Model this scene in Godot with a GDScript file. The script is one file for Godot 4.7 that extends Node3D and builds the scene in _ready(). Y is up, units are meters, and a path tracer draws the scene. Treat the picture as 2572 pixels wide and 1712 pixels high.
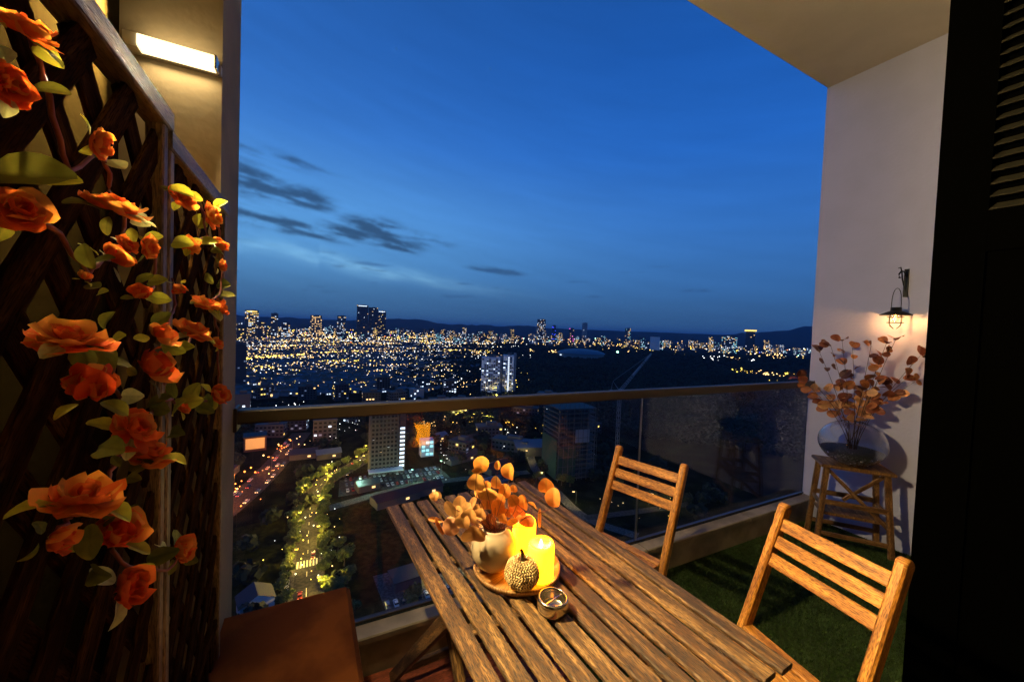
extends Node3D

const EYE := Vector3(0, 1.48, 1.95)
const G := -110.0
var rng := RandomNumberGenerator.new()
var M := {}
var cache := {}
var land := FastNoiseLite.new()

func V(x: float, y: float, z: float) -> Vector3:
	return Vector3(x, y, z)

func rr(a: float, b: float) -> float:
	return rng.randf_range(a, b)

# linear colour -> Color that StandardMaterial3D expects
func lin(r: float, g: float, b: float, a := 1.0) -> Color:
	var c := Color(r, g, b).linear_to_srgb()
	c.a = a
	return c

# ---------------------------------------------------------------- nodes
func tag(o: Node3D, label: String, category: String, group := "", kind := "") -> Node3D:
	if label: o.set_meta("label", label)
	if category: o.set_meta("category", category)
	if group: o.set_meta("group", group)
	if kind: o.set_meta("kind", kind)
	return o

func thing(called: String, label: String, category: String, at := Vector3.ZERO, turn := 0.0, group := "") -> Node3D:
	var o := Node3D.new()
	o.name = called
	add_child(o, true)
	o.position = at
	o.rotation.y = turn
	return tag(o, label, category, group)

func put(called: String, mesh: Mesh, mat: Material, parent: Node = self, xf := Transform3D.IDENTITY) -> MeshInstance3D:
	var o := MeshInstance3D.new()
	o.name = called
	o.mesh = mesh
	if mat: o.material_override = mat
	o.transform = xf
	parent.add_child(o, true)
	return o

func structure(called: String, mesh: Mesh, mat: Material, xf := Transform3D.IDENTITY) -> MeshInstance3D:
	var o := put(called, mesh, mat, self, xf)
	o.set_meta("kind", "structure")
	return o

func branch_of(called: String, parent: Node, xf := Transform3D.IDENTITY) -> Node3D:
	var o := Node3D.new()
	o.name = called
	o.transform = xf
	parent.add_child(o, true)
	return o

func at(p: Vector3) -> Transform3D:
	return Transform3D(Basis.IDENTITY, p)

# ---------------------------------------------------------------- materials
func mat(key: String, c: Color, rough := 0.8, metal := 0.0) -> StandardMaterial3D:
	var m := StandardMaterial3D.new()
	m.resource_name = key
	m.albedo_color = c
	m.roughness = rough
	m.metallic = metal
	M[key] = m
	return m

func glow(key: String, c: Color, strength: float) -> StandardMaterial3D:
	var m := mat(key, lin(0.5, 0.5, 0.5), 0.6)
	m.emission_enabled = true
	m.emission = c
	m.emission_energy_multiplier = strength
	return m

func noise_tex(seed_: int, freq: float, cols: Array, stops: Array, size := 512, octaves := 4, kind := FastNoiseLite.TYPE_SIMPLEX_SMOOTH) -> NoiseTexture2D:
	var n := FastNoiseLite.new()
	n.seed = seed_
	n.noise_type = kind
	n.frequency = freq
	n.fractal_octaves = octaves
	var t := NoiseTexture2D.new()
	t.width = size
	t.height = size
	t.seamless = true
	t.noise = n
	if cols.size():
		var g := Gradient.new()
		g.colors = PackedColorArray(cols)
		g.offsets = PackedFloat32Array(stops)
		t.color_ramp = g
	return t

func wood(key: String, seed_: int, dark: Color, mid: Color, light: Color, rough: float, relief: float, deep := 0.45) -> StandardMaterial3D:
	var m := mat(key, Color.WHITE, rough)
	m.albedo_texture = noise_tex(seed_, 0.010, [dark, dark.lerp(mid, 0.6), mid, light, mid], [0.0, 0.3, 0.5, 0.72, 1.0], 512, 5)
	m.uv1_scale = Vector3(5.5, 0.65, 1)
	m.detail_enabled = true
	m.detail_blend_mode = BaseMaterial3D.BLEND_MODE_MUL
	m.detail_uv_layer = BaseMaterial3D.DETAIL_UV_1
	m.detail_albedo = noise_tex(seed_ + 7, 0.10, [Color(deep, deep * 0.86, deep * 0.76), Color(0.5 + deep * 0.5, 0.48 + deep * 0.48, 0.46 + deep * 0.46), Color(1, 1, 1), Color(1, 1, 1)], [0.0, 0.34, 0.52, 1.0], 512, 3)
	m.heightmap_enabled = true
	m.heightmap_texture = m.detail_albedo
	m.heightmap_scale = relief
	return m

func plaster(key: String, c: Color, seed_: int, rough := 0.9, spread := 0.1) -> StandardMaterial3D:
	var m := mat(key, c, rough)
	var lo := Color(1 - spread, 1 - spread, 1 - spread)
	m.albedo_texture = noise_tex(seed_, 0.006, [lo, Color.WHITE], [0.25, 0.7], 512, 6)
	m.uv1_triplanar = true
	m.uv1_world_triplanar = true
	m.uv1_scale = Vector3(0.7, 0.7, 0.7)
	m.heightmap_enabled = true
	m.heightmap_texture = noise_tex(seed_ + 3, 0.08, [], [], 512, 4)
	m.heightmap_scale = 0.12
	return m

func speckle(key: String, a: Color, b: Color, seed_: int, scale: float, freq := 0.02) -> StandardMaterial3D:
	var m := mat(key, Color.WHITE, 0.95)
	m.albedo_texture = noise_tex(seed_, freq, [a, b], [0.3, 0.7], 512, 5)
	m.uv1_triplanar = true
	m.uv1_world_triplanar = true
	m.uv1_scale = Vector3(scale, scale, scale)
	m.specular_mode = BaseMaterial3D.SPECULAR_DISABLED
	return m

func materials() -> void:
	wood("table_wood", 3, lin(0.030, 0.012, 0.003), lin(0.125, 0.056, 0.014), lin(0.31, 0.160, 0.046), 0.6, 0.24, 0.26)
	wood("table_wood_b", 12, lin(0.026, 0.011, 0.003), lin(0.095, 0.044, 0.012), lin(0.24, 0.125, 0.038), 0.6, 0.24, 0.26)
	wood("table_wood_c", 21, lin(0.045, 0.019, 0.005), lin(0.165, 0.082, 0.022), lin(0.37, 0.210, 0.068), 0.6, 0.24, 0.26)
	wood("chair_wood", 33, lin(0.22, 0.078, 0.010), lin(0.55, 0.225, 0.028), lin(0.74, 0.34, 0.055), 0.5, 0.05)
	wood("stool_wood", 41, lin(0.09, 0.04, 0.013), lin(0.22, 0.11, 0.035), lin(0.33, 0.18, 0.065), 0.5, 0.05)
	wood("tray_wood", 52, lin(0.26, 0.12, 0.035), lin(0.42, 0.22, 0.075), lin(0.55, 0.32, 0.13), 0.45, 0.03)
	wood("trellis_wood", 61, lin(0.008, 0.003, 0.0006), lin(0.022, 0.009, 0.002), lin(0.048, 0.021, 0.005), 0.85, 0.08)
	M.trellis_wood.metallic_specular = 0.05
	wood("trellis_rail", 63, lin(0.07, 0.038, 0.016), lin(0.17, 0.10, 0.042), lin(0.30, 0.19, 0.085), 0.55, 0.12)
	wood("deck", 71, lin(0.14, 0.028, 0.010), lin(0.26, 0.055, 0.02), lin(0.32, 0.08, 0.03), 0.6, 0.04)
	plaster("white_wall", lin(0.45, 0.47, 0.68), 5, 0.9, 0.02)
	plaster("taupe_wall", lin(0.22, 0.18, 0.115), 6)
	plaster("shaded_recess_wall", lin(0.007, 0.005, 0.002), 16)  # near black stands in for shade, so the lamp does not overlight the recess
	M.shaded_recess_wall.specular_mode = BaseMaterial3D.SPECULAR_DISABLED
	plaster("ceiling", lin(0.56, 0.50, 0.43), 8, 0.9, 0.03)
	plaster("kerb_stone", lin(0.34, 0.28, 0.185), 9, 0.75, 0.25)
	plaster("interior", lin(0.10, 0.08, 0.05), 10)
	mat("door", lin(0.0005, 0.0005, 0.0004), 0.7)
	M.door.specular_mode = BaseMaterial3D.SPECULAR_DISABLED
	mat("housing", lin(0.42, 0.40, 0.35), 0.5)
	mat("slat", lin(0.014, 0.013, 0.0095), 0.7)
	M.slat.metallic_specular = 0.1
	mat("rail_metal", lin(0.032, 0.025, 0.018), 0.5, 0.2)
	mat("joint", lin(0.45, 0.45, 0.45), 0.3, 0.9)
	var g := mat("pane", lin(0.01, 0.012, 0.012, 0.03), 0.0)
	g.transparency = BaseMaterial3D.TRANSPARENCY_ALPHA
	g.metallic_specular = 0.40
	var b := mat("bowl_glass", lin(0.55, 0.58, 0.65, 0.16), 0.03)
	b.metallic_specular = 0.7
	b.transparency = BaseMaterial3D.TRANSPARENCY_ALPHA
	var solid := mat("solid_glass", lin(0.88, 0.90, 0.94, 0.0), 0.0)
	solid.refraction_enabled = true
	solid.refraction_scale = 0.05
	mat("black_metal", lin(0.012, 0.011, 0.010), 0.45, 0.6)
	mat("steel", lin(0.62, 0.56, 0.46), 0.22, 1.0)
	mat("ceramic", lin(0.50, 0.40, 0.27), 0.32)
	mat("leather", lin(0.085, 0.025, 0.005), 0.8)
	M.leather.metallic_specular = 0.15
	M.leather.albedo_texture = noise_tex(14, 0.012, [Color(0.75, 0.72, 0.7), Color.WHITE], [0.3, 0.7], 256, 5)
	M.leather.heightmap_enabled = true
	M.leather.heightmap_texture = noise_tex(15, 0.12, [], [], 256, 3)
	M.leather.heightmap_scale = 0.05
	speckle("turf", lin(0.014, 0.028, 0.006), lin(0.035, 0.065, 0.014), 18, 3.0)
	mat("turf_blade", lin(0.042, 0.088, 0.016), 0.8)
	M.turf_blade.vertex_color_use_as_albedo = true
	mat("straw", lin(0.72, 0.54, 0.26), 0.75)
	mat("straw_dark", lin(0.10, 0.06, 0.02), 0.9)
	mat("stalk", lin(0.055, 0.03, 0.016), 0.7)
	speckle("pebble_bed", lin(0.07, 0.075, 0.09), lin(0.38, 0.39, 0.44), 19, 9.0, 0.09)
	mat("pebbles", lin(0.34, 0.35, 0.40), 0.3)
	M.pebbles.vertex_color_use_as_albedo = true
	# petals and leaves: cloth, a little light passes
	var k := 0
	for c in [lin(0.90, 0.10, 0.014), lin(0.97, 0.20, 0.026), lin(0.98, 0.36, 0.05), lin(0.94, 0.14, 0.02)]:
		var m := mat("petal%d" % k, c, 0.9)
		m.metallic_specular = 0.2
		m.vertex_color_use_as_albedo = true
		m.backlight_enabled = true
		m.backlight = Color(0.9, 0.9, 0.9)
		k += 1
	k = 0
	for c in [lin(0.17, 0.165, 0.022), lin(0.60, 0.56, 0.05), lin(0.72, 0.70, 0.28)]:
		var m := mat("vine_leaf%d" % k, c, 0.65)
		m.metallic_specular = 0.3
		m.vertex_color_use_as_albedo = true
		m.backlight_enabled = true
		m.backlight = Color(0.7, 0.7, 0.7)
		k += 1
	mat("vine_stem", lin(0.22, 0.045, 0.018), 0.6)
	k = 0
	for c in [lin(0.74, 0.38, 0.12), lin(0.95, 0.36, 0.05), lin(0.92, 0.46, 0.09), lin(0.88, 0.42, 0.18), lin(0.92, 0.30, 0.055)]:
		var m := mat("leaf%d" % k, c, 0.6)
		m.vertex_color_use_as_albedo = true
		m.backlight_enabled = true
		m.backlight = Color(0.6, 0.6, 0.6)
		k += 1
	k = 0
	for c in [lin(0.22, 0.055, 0.022), lin(0.40, 0.14, 0.04), lin(0.70, 0.36, 0.15), lin(0.12, 0.035, 0.018)]:
		var m := mat("dry_leaf%d" % k, c, 0.6)
		m.vertex_color_use_as_albedo = true
		m.backlight_enabled = true
		m.backlight = Color(0.5, 0.5, 0.5)
		k += 1
	# lamps of the balcony
	glow("lamp_diffuser", Color(1.0, 0.90, 0.68), 2.4)
	var wax := mat("candle_wax", lin(0.8, 0.72, 0.12), 0.55)
	wax.emission_enabled = true
	wax.emission = lin(1.0, 0.32, 0.003)
	wax.emission_energy_multiplier = 13.0
	glow("candle_well", lin(0.9, 0.62, 0.02), 0.62)
	glow("candle_flame", Color(1.0, 0.98, 0.82), 4.0)
	glow("filament", Color(1.0, 0.72, 0.30), 9.0)
	# city
	speckle("earth", lin(0.005, 0.007, 0.004), lin(0.020, 0.022, 0.012), 81, 0.004)
	speckle("field_grass", lin(0.014, 0.016, 0.004), lin(0.030, 0.031, 0.008), 82, 0.02)
	M.pebble_bed.heightmap_enabled = true
	M.pebble_bed.heightmap_texture = M.pebble_bed.albedo_texture
	M.pebble_bed.heightmap_scale = 0.6
	speckle("asphalt", lin(0.045, 0.044, 0.042), lin(0.075, 0.073, 0.068), 83, 0.05)
	speckle("paving", lin(0.08, 0.075, 0.065), lin(0.15, 0.14, 0.12), 84, 0.06)
	mat("road_paint", lin(0.7, 0.68, 0.6), 0.7)
	mat("crown", lin(0.085, 0.115, 0.020), 0.8)
	M.crown.vertex_color_use_as_albedo = true
	M.crown.backlight_enabled = true
	M.crown.backlight = Color(0.3, 0.3, 0.3)
	mat("wood_crown", lin(0.020, 0.030, 0.010), 0.9)
	M.wood_crown.vertex_color_use_as_albedo = true
	mat("bark", lin(0.07, 0.05, 0.035), 0.9)
	mat("wall_dark", lin(0.04, 0.043, 0.05), 0.8)
	mat("wall_grey", lin(0.085, 0.085, 0.088), 0.8)
	mat("wall_pale", lin(0.28, 0.28, 0.29), 0.75)
	mat("wall_white", lin(0.72, 0.73, 0.76), 0.7)
	mat("wall_brown", lin(0.12, 0.065, 0.05), 0.8)
	mat("house_wall", lin(0.30, 0.30, 0.31), 0.8)
	mat("house_roof", lin(0.12, 0.11, 0.11), 0.8)
	mat("house_roof_red", lin(0.16, 0.08, 0.05), 0.8)
	mat("window_glass", lin(0.012, 0.014, 0.018), 0.15)
	mat("roof_grey", lin(0.045, 0.045, 0.05), 0.8)
	mat("roof_tile", lin(0.07, 0.032, 0.02), 0.8)
	mat("roof_metal", lin(0.13, 0.16, 0.20), 0.6, 0.1)
	mat("green_net", lin(0.018, 0.06, 0.04), 0.85)
	mat("concrete", lin(0.095, 0.093, 0.085), 0.85)
	mat("crane_metal", lin(0.35, 0.34, 0.32), 0.5)
	mat("pole", lin(0.12, 0.12, 0.12), 0.5, 0.5)
	mat("car_white", lin(0.7, 0.7, 0.72), 0.25)
	mat("car_silver", lin(0.35, 0.36, 0.38), 0.25, 0.6)
	mat("car_dark", lin(0.03, 0.03, 0.035), 0.25)
	mat("car_red", lin(0.30, 0.03, 0.02), 0.25)
	glow("window_warm", Color(1.0, 0.80, 0.48), 1.9)
	glow("window_yellow", Color(1.0, 0.84, 0.36), 1.9)
	glow("window_white", Color(0.86, 0.93, 1.0), 1.9)
	glow("window_cyan", Color(0.62, 0.95, 1.0), 1.3)
	glow("window_dim", Color(0.72, 0.80, 0.95), 0.22)
	glow("light_warm", Color(1.0, 0.80, 0.48), 4.0)
	glow("light_yellow", Color(1.0, 0.84, 0.28), 4.0)
	glow("light_white", Color(0.95, 0.95, 0.92), 4.0)
	glow("light_orange", Color(1.0, 0.55, 0.16), 5.0)
	glow("light_green", Color(0.65, 1.0, 0.80), 8.0)
	glow("light_blue", Color(0.22, 0.28, 1.0), 4.0)
	glow("light_pink", Color(1.0, 0.35, 0.85), 4.0)
	glow("light_red", Color(1.0, 0.13, 0.05), 1.8)
	glow("sign_orange", Color(1.0, 0.62, 0.12), 0.8)

# ---------------------------------------------------------------- meshes
func quad(st: SurfaceTool, a: Vector3, b: Vector3, c: Vector3, d: Vector3, ua := Vector2.ZERO, ub := Vector2.ZERO, uc := Vector2.ZERO, ud := Vector2.ZERO) -> void:
	st.set_uv(ua); st.add_vertex(a)
	st.set_uv(ub); st.add_vertex(b)
	st.set_uv(uc); st.add_vertex(c)
	st.set_uv(ua); st.add_vertex(a)
	st.set_uv(uc); st.add_vertex(c)
	st.set_uv(ud); st.add_vertex(d)

func start(smooth := false) -> SurfaceTool:
	var st := SurfaceTool.new()
	st.begin(Mesh.PRIMITIVE_TRIANGLES)
	st.set_smooth_group(0 if smooth else -1)
	return st

func done(st: SurfaceTool) -> ArrayMesh:
	st.generate_normals()
	return st.commit()

# a beam along z with chamfered edges; u runs round it, v along it, both in metres
func beam(w: float, h: float, l: float, ch := 0.003, variant := 0) -> ArrayMesh:
	var key := "beam %.4f %.4f %.4f %.4f %d" % [w, h, l, ch, variant]
	if cache.has(key): return cache[key]
	var st := start()
	var x := w / 2; var y := h / 2; var c: float = minf(ch, minf(x, y) * 0.9)
	var ring := [Vector2(-x + c, y), Vector2(x - c, y), Vector2(x, y - c), Vector2(x, -y + c), Vector2(x - c, -y), Vector2(-x + c, -y), Vector2(-x, -y + c), Vector2(-x, y - c)]
	var u := variant * 0.3137
	var v0 := variant * 0.731
	for i in 8:
		var p: Vector2 = ring[i]
		var q: Vector2 = ring[(i + 1) % 8]
		var u2: float = u + p.distance_to(q)
		quad(st, V(p.x, p.y, -l / 2), V(p.x, p.y, l / 2), V(q.x, q.y, l / 2), V(q.x, q.y, -l / 2), Vector2(u, v0), Vector2(u, v0 + l), Vector2(u2, v0 + l), Vector2(u2, v0))
		u = u2
	for s in [-1.0, 1.0]:
		for i in range(1, 7):
			for k in ([0, i, i + 1] if s > 0 else [0, i + 1, i]):
				st.set_uv(Vector2(ring[k].x * 3, ring[k].y * 3 + variant)); st.add_vertex(V(ring[k].x, ring[k].y, s * l / 2))
	cache[key] = done(st)
	return cache[key]

func bar(called: String, parent: Node, a: Vector3, b: Vector3, w: float, h: float, m: Material, up := Vector3.UP, ch := 0.003, variant := -1) -> MeshInstance3D:
	var z := (b - a).normalized()
	var x := up.cross(z).normalized()
	var v := variant if variant >= 0 else rng.randi() % 6
	return put(called, beam(w, h, snappedf(a.distance_to(b), 0.0001), ch, v), m, parent, Transform3D(Basis(x, z.cross(x), z), (a + b) / 2))

func block(called: String, parent: Node, c: Vector3, s: Vector3, m: Material, ch := 0.004) -> MeshInstance3D:
	return put(called, beam(s.x, s.y, s.z, ch, rng.randi() % 4), m, parent, at(c))

func add_box(st: SurfaceTool, c: Vector3, s: Vector3, b := Basis.IDENTITY) -> void:
	var x := b.x * s.x / 2; var y := b.y * s.y / 2; var z := b.z * s.z / 2
	for f in [[x, y, z], [-x, z, y], [y, z, x], [-y, x, z], [z, x, y], [-z, y, x]]:
		var n: Vector3 = c + f[0]
		quad(st, n - f[1] - f[2], n - f[1] + f[2], n + f[1] + f[2], n + f[1] - f[2], Vector2(0, 0), Vector2(0, 1), Vector2(1, 1), Vector2(1, 0))

func box(s: Vector3) -> BoxMesh:
	var b := BoxMesh.new()
	b.size = s
	return b

func lathe(profile: Array, n := 32, lobes := 0, depth := 0.0) -> ArrayMesh:
	var st := start(true)
	var rows := profile.size()
	for i in rows - 1:
		for k in n:
			var p := []
			for d in [[0, 0], [1, 0], [1, 1], [0, 1]]:
				var q: Vector2 = profile[i + d[0]]
				var a: float = TAU * (k + d[1]) / n
				var r: float = q.x * (1.0 + depth * cos(a * lobes)) if lobes else q.x
				p.append(V(r * cos(a), q.y, r * sin(a)))
			quad(st, p[0], p[1], p[2], p[3], Vector2(float(k) / n, profile[i].y), Vector2(float(k) / n, profile[i + 1].y), Vector2((k + 1.0) / n, profile[i + 1].y), Vector2((k + 1.0) / n, profile[i].y))
	st.index()
	return done(st)

func add_tube(st: SurfaceTool, pts: Array, r0: float, r1: float, n := 7) -> void:
	var last := []
	for i in pts.size():
		var d: Vector3 = (pts[mini(i + 1, pts.size() - 1)] - pts[maxi(i - 1, 0)]).normalized()
		var x := d.cross(Vector3.UP if absf(d.y) < 0.9 else Vector3.RIGHT).normalized()
		var y := d.cross(x)
		var r := lerpf(r0, r1, float(i) / (pts.size() - 1))
		var ring := []
		for k in n:
			ring.append(pts[i] + (x * cos(TAU * k / n) + y * sin(TAU * k / n)) * r)
		if i > 0:
			for k in n:
				quad(st, last[k], ring[k], ring[(k + 1) % n], last[(k + 1) % n])
		last = ring

func tube(pts: Array, r0: float, r1: float, n := 7) -> ArrayMesh:
	var st := start(true)
	add_tube(st, pts, r0, r1, n)
	st.index()
	return done(st)

func curve(a: Vector3, b: Vector3, bow: Vector3, n := 8) -> Array:
	var p := []
	for i in n + 1:
		var t := float(i) / n
		p.append(a.lerp(b, t) + bow * 4.0 * t * (1 - t))
	return p

# a round leaf, half width and half length 1, base at y = -1, facing +z
func leaf_mesh(variant: int, pointed := 0.0) -> ArrayMesh:
	var key := "leaf %d %.2f" % [variant, pointed]
	if cache.has(key): return cache[key]
	var r := RandomNumberGenerator.new()
	r.seed = 500 + variant
	var st := start(true)
	var fold := r.randf_range(0.12, 0.55); var curl := r.randf_range(-0.4, 0.4); var skew := r.randf_range(-0.08, 0.08); var wave := r.randf_range(0.0, 0.08)
	var n := 18
	var p := []
	for ring in 5:
		var q := float(ring) / 4
		var row := []
		for k in n:
			var a := TAU * k / n
			var x := sin(a) * q * (1 + 0.05 * sin(3 * a + variant))
			var y := -cos(a) * q
			x *= 1.0 - pointed * maxf(0.0, absf(y) - 0.15) * 0.9
			row.append(V(x + skew * y, y, fold * absf(x) + curl * y * y + wave * sin(5 * a) * q * q))
		p.append(row)
	for ring in 4:
		for k in n:
			var e := [[ring, k], [ring + 1, k], [ring + 1, (k + 1) % n], [ring, (k + 1) % n]]
			for j in ([0, 1, 2, 0, 2, 3] if ring else [0, 1, 2]):
				var v: Vector3 = p[e[j][0]][e[j][1]]
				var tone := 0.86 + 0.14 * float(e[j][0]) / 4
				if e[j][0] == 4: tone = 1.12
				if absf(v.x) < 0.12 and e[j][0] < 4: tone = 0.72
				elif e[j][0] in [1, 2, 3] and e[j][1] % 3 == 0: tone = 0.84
				st.set_color(Color(tone, tone, tone))
				st.add_vertex(v)
	st.index()
	cache[key] = done(st)
	return cache[key]

# a rose petal: base at the origin, grows along +y, its inner face towards +z
func petal_mesh(variant: int) -> ArrayMesh:
	var key := "petal %d" % variant
	if cache.has(key): return cache[key]
	var r := RandomNumberGenerator.new()
	r.seed = 900 + variant
	var st := start(true)
	var ruff := r.randf_range(0.03, 0.09); var ph := r.randf() * 6.0; var roll := r.randf_range(0.25, 0.75); var cup := r.randf_range(0.25, 0.5)
	var p := []
	var nu := 8; var nv := 7
	for i in nv + 1:
		var v := float(i) / nv
		var row := []
		for k in nu + 1:
			var u := 2.0 * k / nu - 1
			var w := 0.16 + 0.55 * sin(minf(v * 1.5, 1.0) * PI / 2)
			var y := v * (1.0 - 0.16 * u * u * v) + ruff * sin(3 * u + ph) * v * v
			var z := cup * u * u * w - 0.22 * sin(v * PI) - roll * pow(maxf(0.0, v - 0.55), 1.6) + ruff * sin(6 * u + ph * 2) * v * v
			row.append(V(u * w * (1 - 0.22 * v * v), y, z))
		p.append(row)
	for i in nv:
		for k in nu:
			for e in [[0, 0], [1, 0], [1, 1], [0, 0], [1, 1], [0, 1]]:
				var v := float(i + e[0]) / nv
				var edge := pow(absf(2.0 * (k + e[1]) / nu - 1), 3.0)
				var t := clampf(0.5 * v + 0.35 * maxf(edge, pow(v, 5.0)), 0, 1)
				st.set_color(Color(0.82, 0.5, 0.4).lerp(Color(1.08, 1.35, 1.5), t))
				st.add_vertex(p[i + e[0]][k + e[1]])
	st.index()
	cache[key] = done(st)
	return cache[key]

func frame_of(y: Vector3, n: Vector3) -> Basis:
	var yy := y.normalized()
	var x := yy.cross(n).normalized()
	return Basis(x, yy, x.cross(yy))

# ---------------------------------------------------------------- sky
func sky_picture() -> ImageTexture:
	var w := 2048; var h := 1024
	var im := Image.create(w, h, false, Image.FORMAT_RGBF)
	im.fill(Color(0.010, 0.016, 0.030))
	var n := FastNoiseLite.new(); n.seed = 77; n.frequency = 1.0; n.fractal_octaves = 5; n.fractal_gain = 0.55
	var n2 := FastNoiseLite.new(); n2.seed = 5; n2.frequency = 1.0; n2.fractal_octaves = 2
	var stops := [[0.0, 0.038, 0.118, 0.27], [4.0, 0.036, 0.128, 0.33], [9.0, 0.034, 0.146, 0.43], [15.0, 0.027, 0.150, 0.52], [24.0, 0.016, 0.128, 0.53], [34.0, 0.010, 0.096, 0.43], [48.0, 0.008, 0.066, 0.29], [90.0, 0.006, 0.045, 0.22]]
	var puffs := [[-8.0, 16.4, 4.5, 1.5, 1.0], [-2.5, 15.7, 3.2, 1.1, 0.9], [-10.0, 12.6, 5.0, 0.9, 0.9], [-3.0, 11.9, 5.5, 0.75, 1.0], [3.2, 12.1, 3.2, 0.8, 0.95], [7.0, 13.3, 3.2, 0.95, 1.0], [9.4, 11.3, 2.8, 1.0, 1.0], [13.6, 12.4, 3.4, 0.8, 0.6], [-5.0, 19.6, 5.0, 0.7, 0.5], [-24.0, 14.0, 9.0, 2.0, 0.9], [-40.0, 11.0, 9.0, 1.5, 0.8], [24.0, 8.6, 4.0, 0.45, 0.5]]
	for j in h / 2:
		var e := 90.0 - 180.0 * (j + 0.5) / h
		var i := 0
		while i < stops.size() - 2 and e > stops[i + 1][0]: i += 1
		var t: float = (e - stops[i][0]) / (stops[i + 1][0] - stops[i][0])
		var base := V(lerpf(stops[i][1], stops[i + 1][1], t), lerpf(stops[i][2], stops[i + 1][2], t), lerpf(stops[i][3], stops[i + 1][3], t))
		var rise := exp(-pow((e - 12.5) / 9.0, 2))
		var high := exp(-pow((e - 24.0) / 22.0, 2))
		var ce := cos(deg_to_rad(e)); var se := sin(deg_to_rad(e))
		for k in w:
			var az := TAU * (k + 0.5) / w
			var d := V(ce * sin(az), se, -ce * cos(az))
			var a := rad_to_deg(az)
			var off := wrapf(a + 14.0, -180, 180)
			var west := exp(-pow(off / 46.0, 2))
			var c := base + V(0.070, 0.175, 0.23) * west * rise + V(0.016, 0.040, 0.05) * west * high
			if e < 60.0:
				var v := n.get_noise_3d(d.x * 8.0 + 3.1, d.y * 56.0 + d.x * 7.0, d.z * 8.0)
				c *= 1.0 + 0.085 * n.get_noise_3d(d.x * 3.0, d.y * 30.0 + d.x * 6.0, d.z * 3.0)
				# a bright ribbon of thin cloud that still catches the west
				var ribbon := 10.1 - 0.13 * off + 1.3 * n2.get_noise_2d(a * 0.05, 1.0)
				var lit := exp(-pow((e - ribbon) / 0.9, 2)) * exp(-pow((off - 16.0) / 17.0, 2)) * (0.6 + 0.8 * v)
				c += V(0.14, 0.26, 0.27) * maxf(lit, 0.0)
				# grey bank near the horizon
				var low := smoothstep(9.0 - 0.05 * off, 3.0, e) * 0.22
				c = c.lerp(V(0.030, 0.078, 0.19), low)
				# dark torn clouds in the west
				var cover := 0.0
				var x := wrapf(a, -180, 180)
				if e < 24.0 and x > -75.0 and x < 45.0:
					for q in puffs: cover = maxf(cover, q[4] * exp(-pow((x - q[0]) / (q[2] * 1.25), 2) - pow((e + 0.10 * (x - q[0]) - q[1]) / (q[3] * 1.2), 2)))
				var dark := smoothstep(-0.05, 1.15, cover * 1.15 + v * 1.7 * (0.25 + cover) - 0.04) * smoothstep(0.0, 0.35, cover)
				c = c.lerp(V(0.020, 0.048, 0.108), 0.82 * dark)
				# thin bars elsewhere
				var bars := smoothstep(0.30, 0.55, n.get_noise_3d(d.x * 4.0 + 9.0, d.y * 42.0, d.z * 4.0)) * exp(-pow((e - 6.5) / 3.0, 2))
				c = c.lerp(V(0.022, 0.060, 0.16), 0.55 * bars)
			im.set_pixel(k, j, Color(c.x, c.y, c.z))
	return ImageTexture.create_from_image(im)

func view_and_light() -> void:
	var cam := Camera3D.new()
	cam.name = "camera"
	cam.transform = Transform3D(Basis(V(0.89088, 0.03837, 0.45261), V(-0.02035, 0.99880, -0.04462), V(-0.45378, 0.03054, 0.89059)).orthonormalized(), EYE)
	cam.fov = 83.4
	cam.near = 0.05
	cam.far = 60000.0
	cam.current = true
	add_child(cam)
	var we := WorldEnvironment.new()
	var e := Environment.new()
	e.background_mode = Environment.BG_SKY
	var sm := PanoramaSkyMaterial.new()
	sm.panorama = sky_picture()
	e.sky = Sky.new()
	e.sky.sky_material = sm
	e.tonemap_mode = Environment.TONE_MAPPER_LINEAR
	e.tonemap_exposure = 1.0
	e.sdfgi_enabled = true
	e.ssao_enabled = true
	e.ssil_enabled = true
	e.fog_enabled = true
	e.fog_density = 0.00005
	e.fog_light_color = Color(0.80, 0.86, 1.0)
	we.environment = e
	we.name = "environment"
	add_child(we)

func omni(called: String, p: Vector3, c: Color, energy: float, size: float, reach: float, parent: Node = self) -> void:
	var l := OmniLight3D.new()
	l.name = called
	l.light_color = c
	l.light_energy = energy
	l.light_size = size
	l.omni_range = reach
	l.omni_attenuation = 2.0
	l.shadow_enabled = true
	l.position = p
	parent.add_child(l, true)

func panel_light(called: String, p: Vector3, facing: Vector3, size: Vector2, c: Color, energy: float) -> void:
	var l := AreaLight3D.new()
	l.name = called
	l.area_size = size
	l.light_color = c
	l.light_energy = energy
	l.area_range = 12.0
	l.area_attenuation = 2.0
	l.shadow_enabled = true
	var up := Vector3.UP if absf(facing.y) < 0.9 else Vector3.BACK
	l.transform = Transform3D(Basis.looking_at(facing, up), p)
	add_child(l, true)

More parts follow.
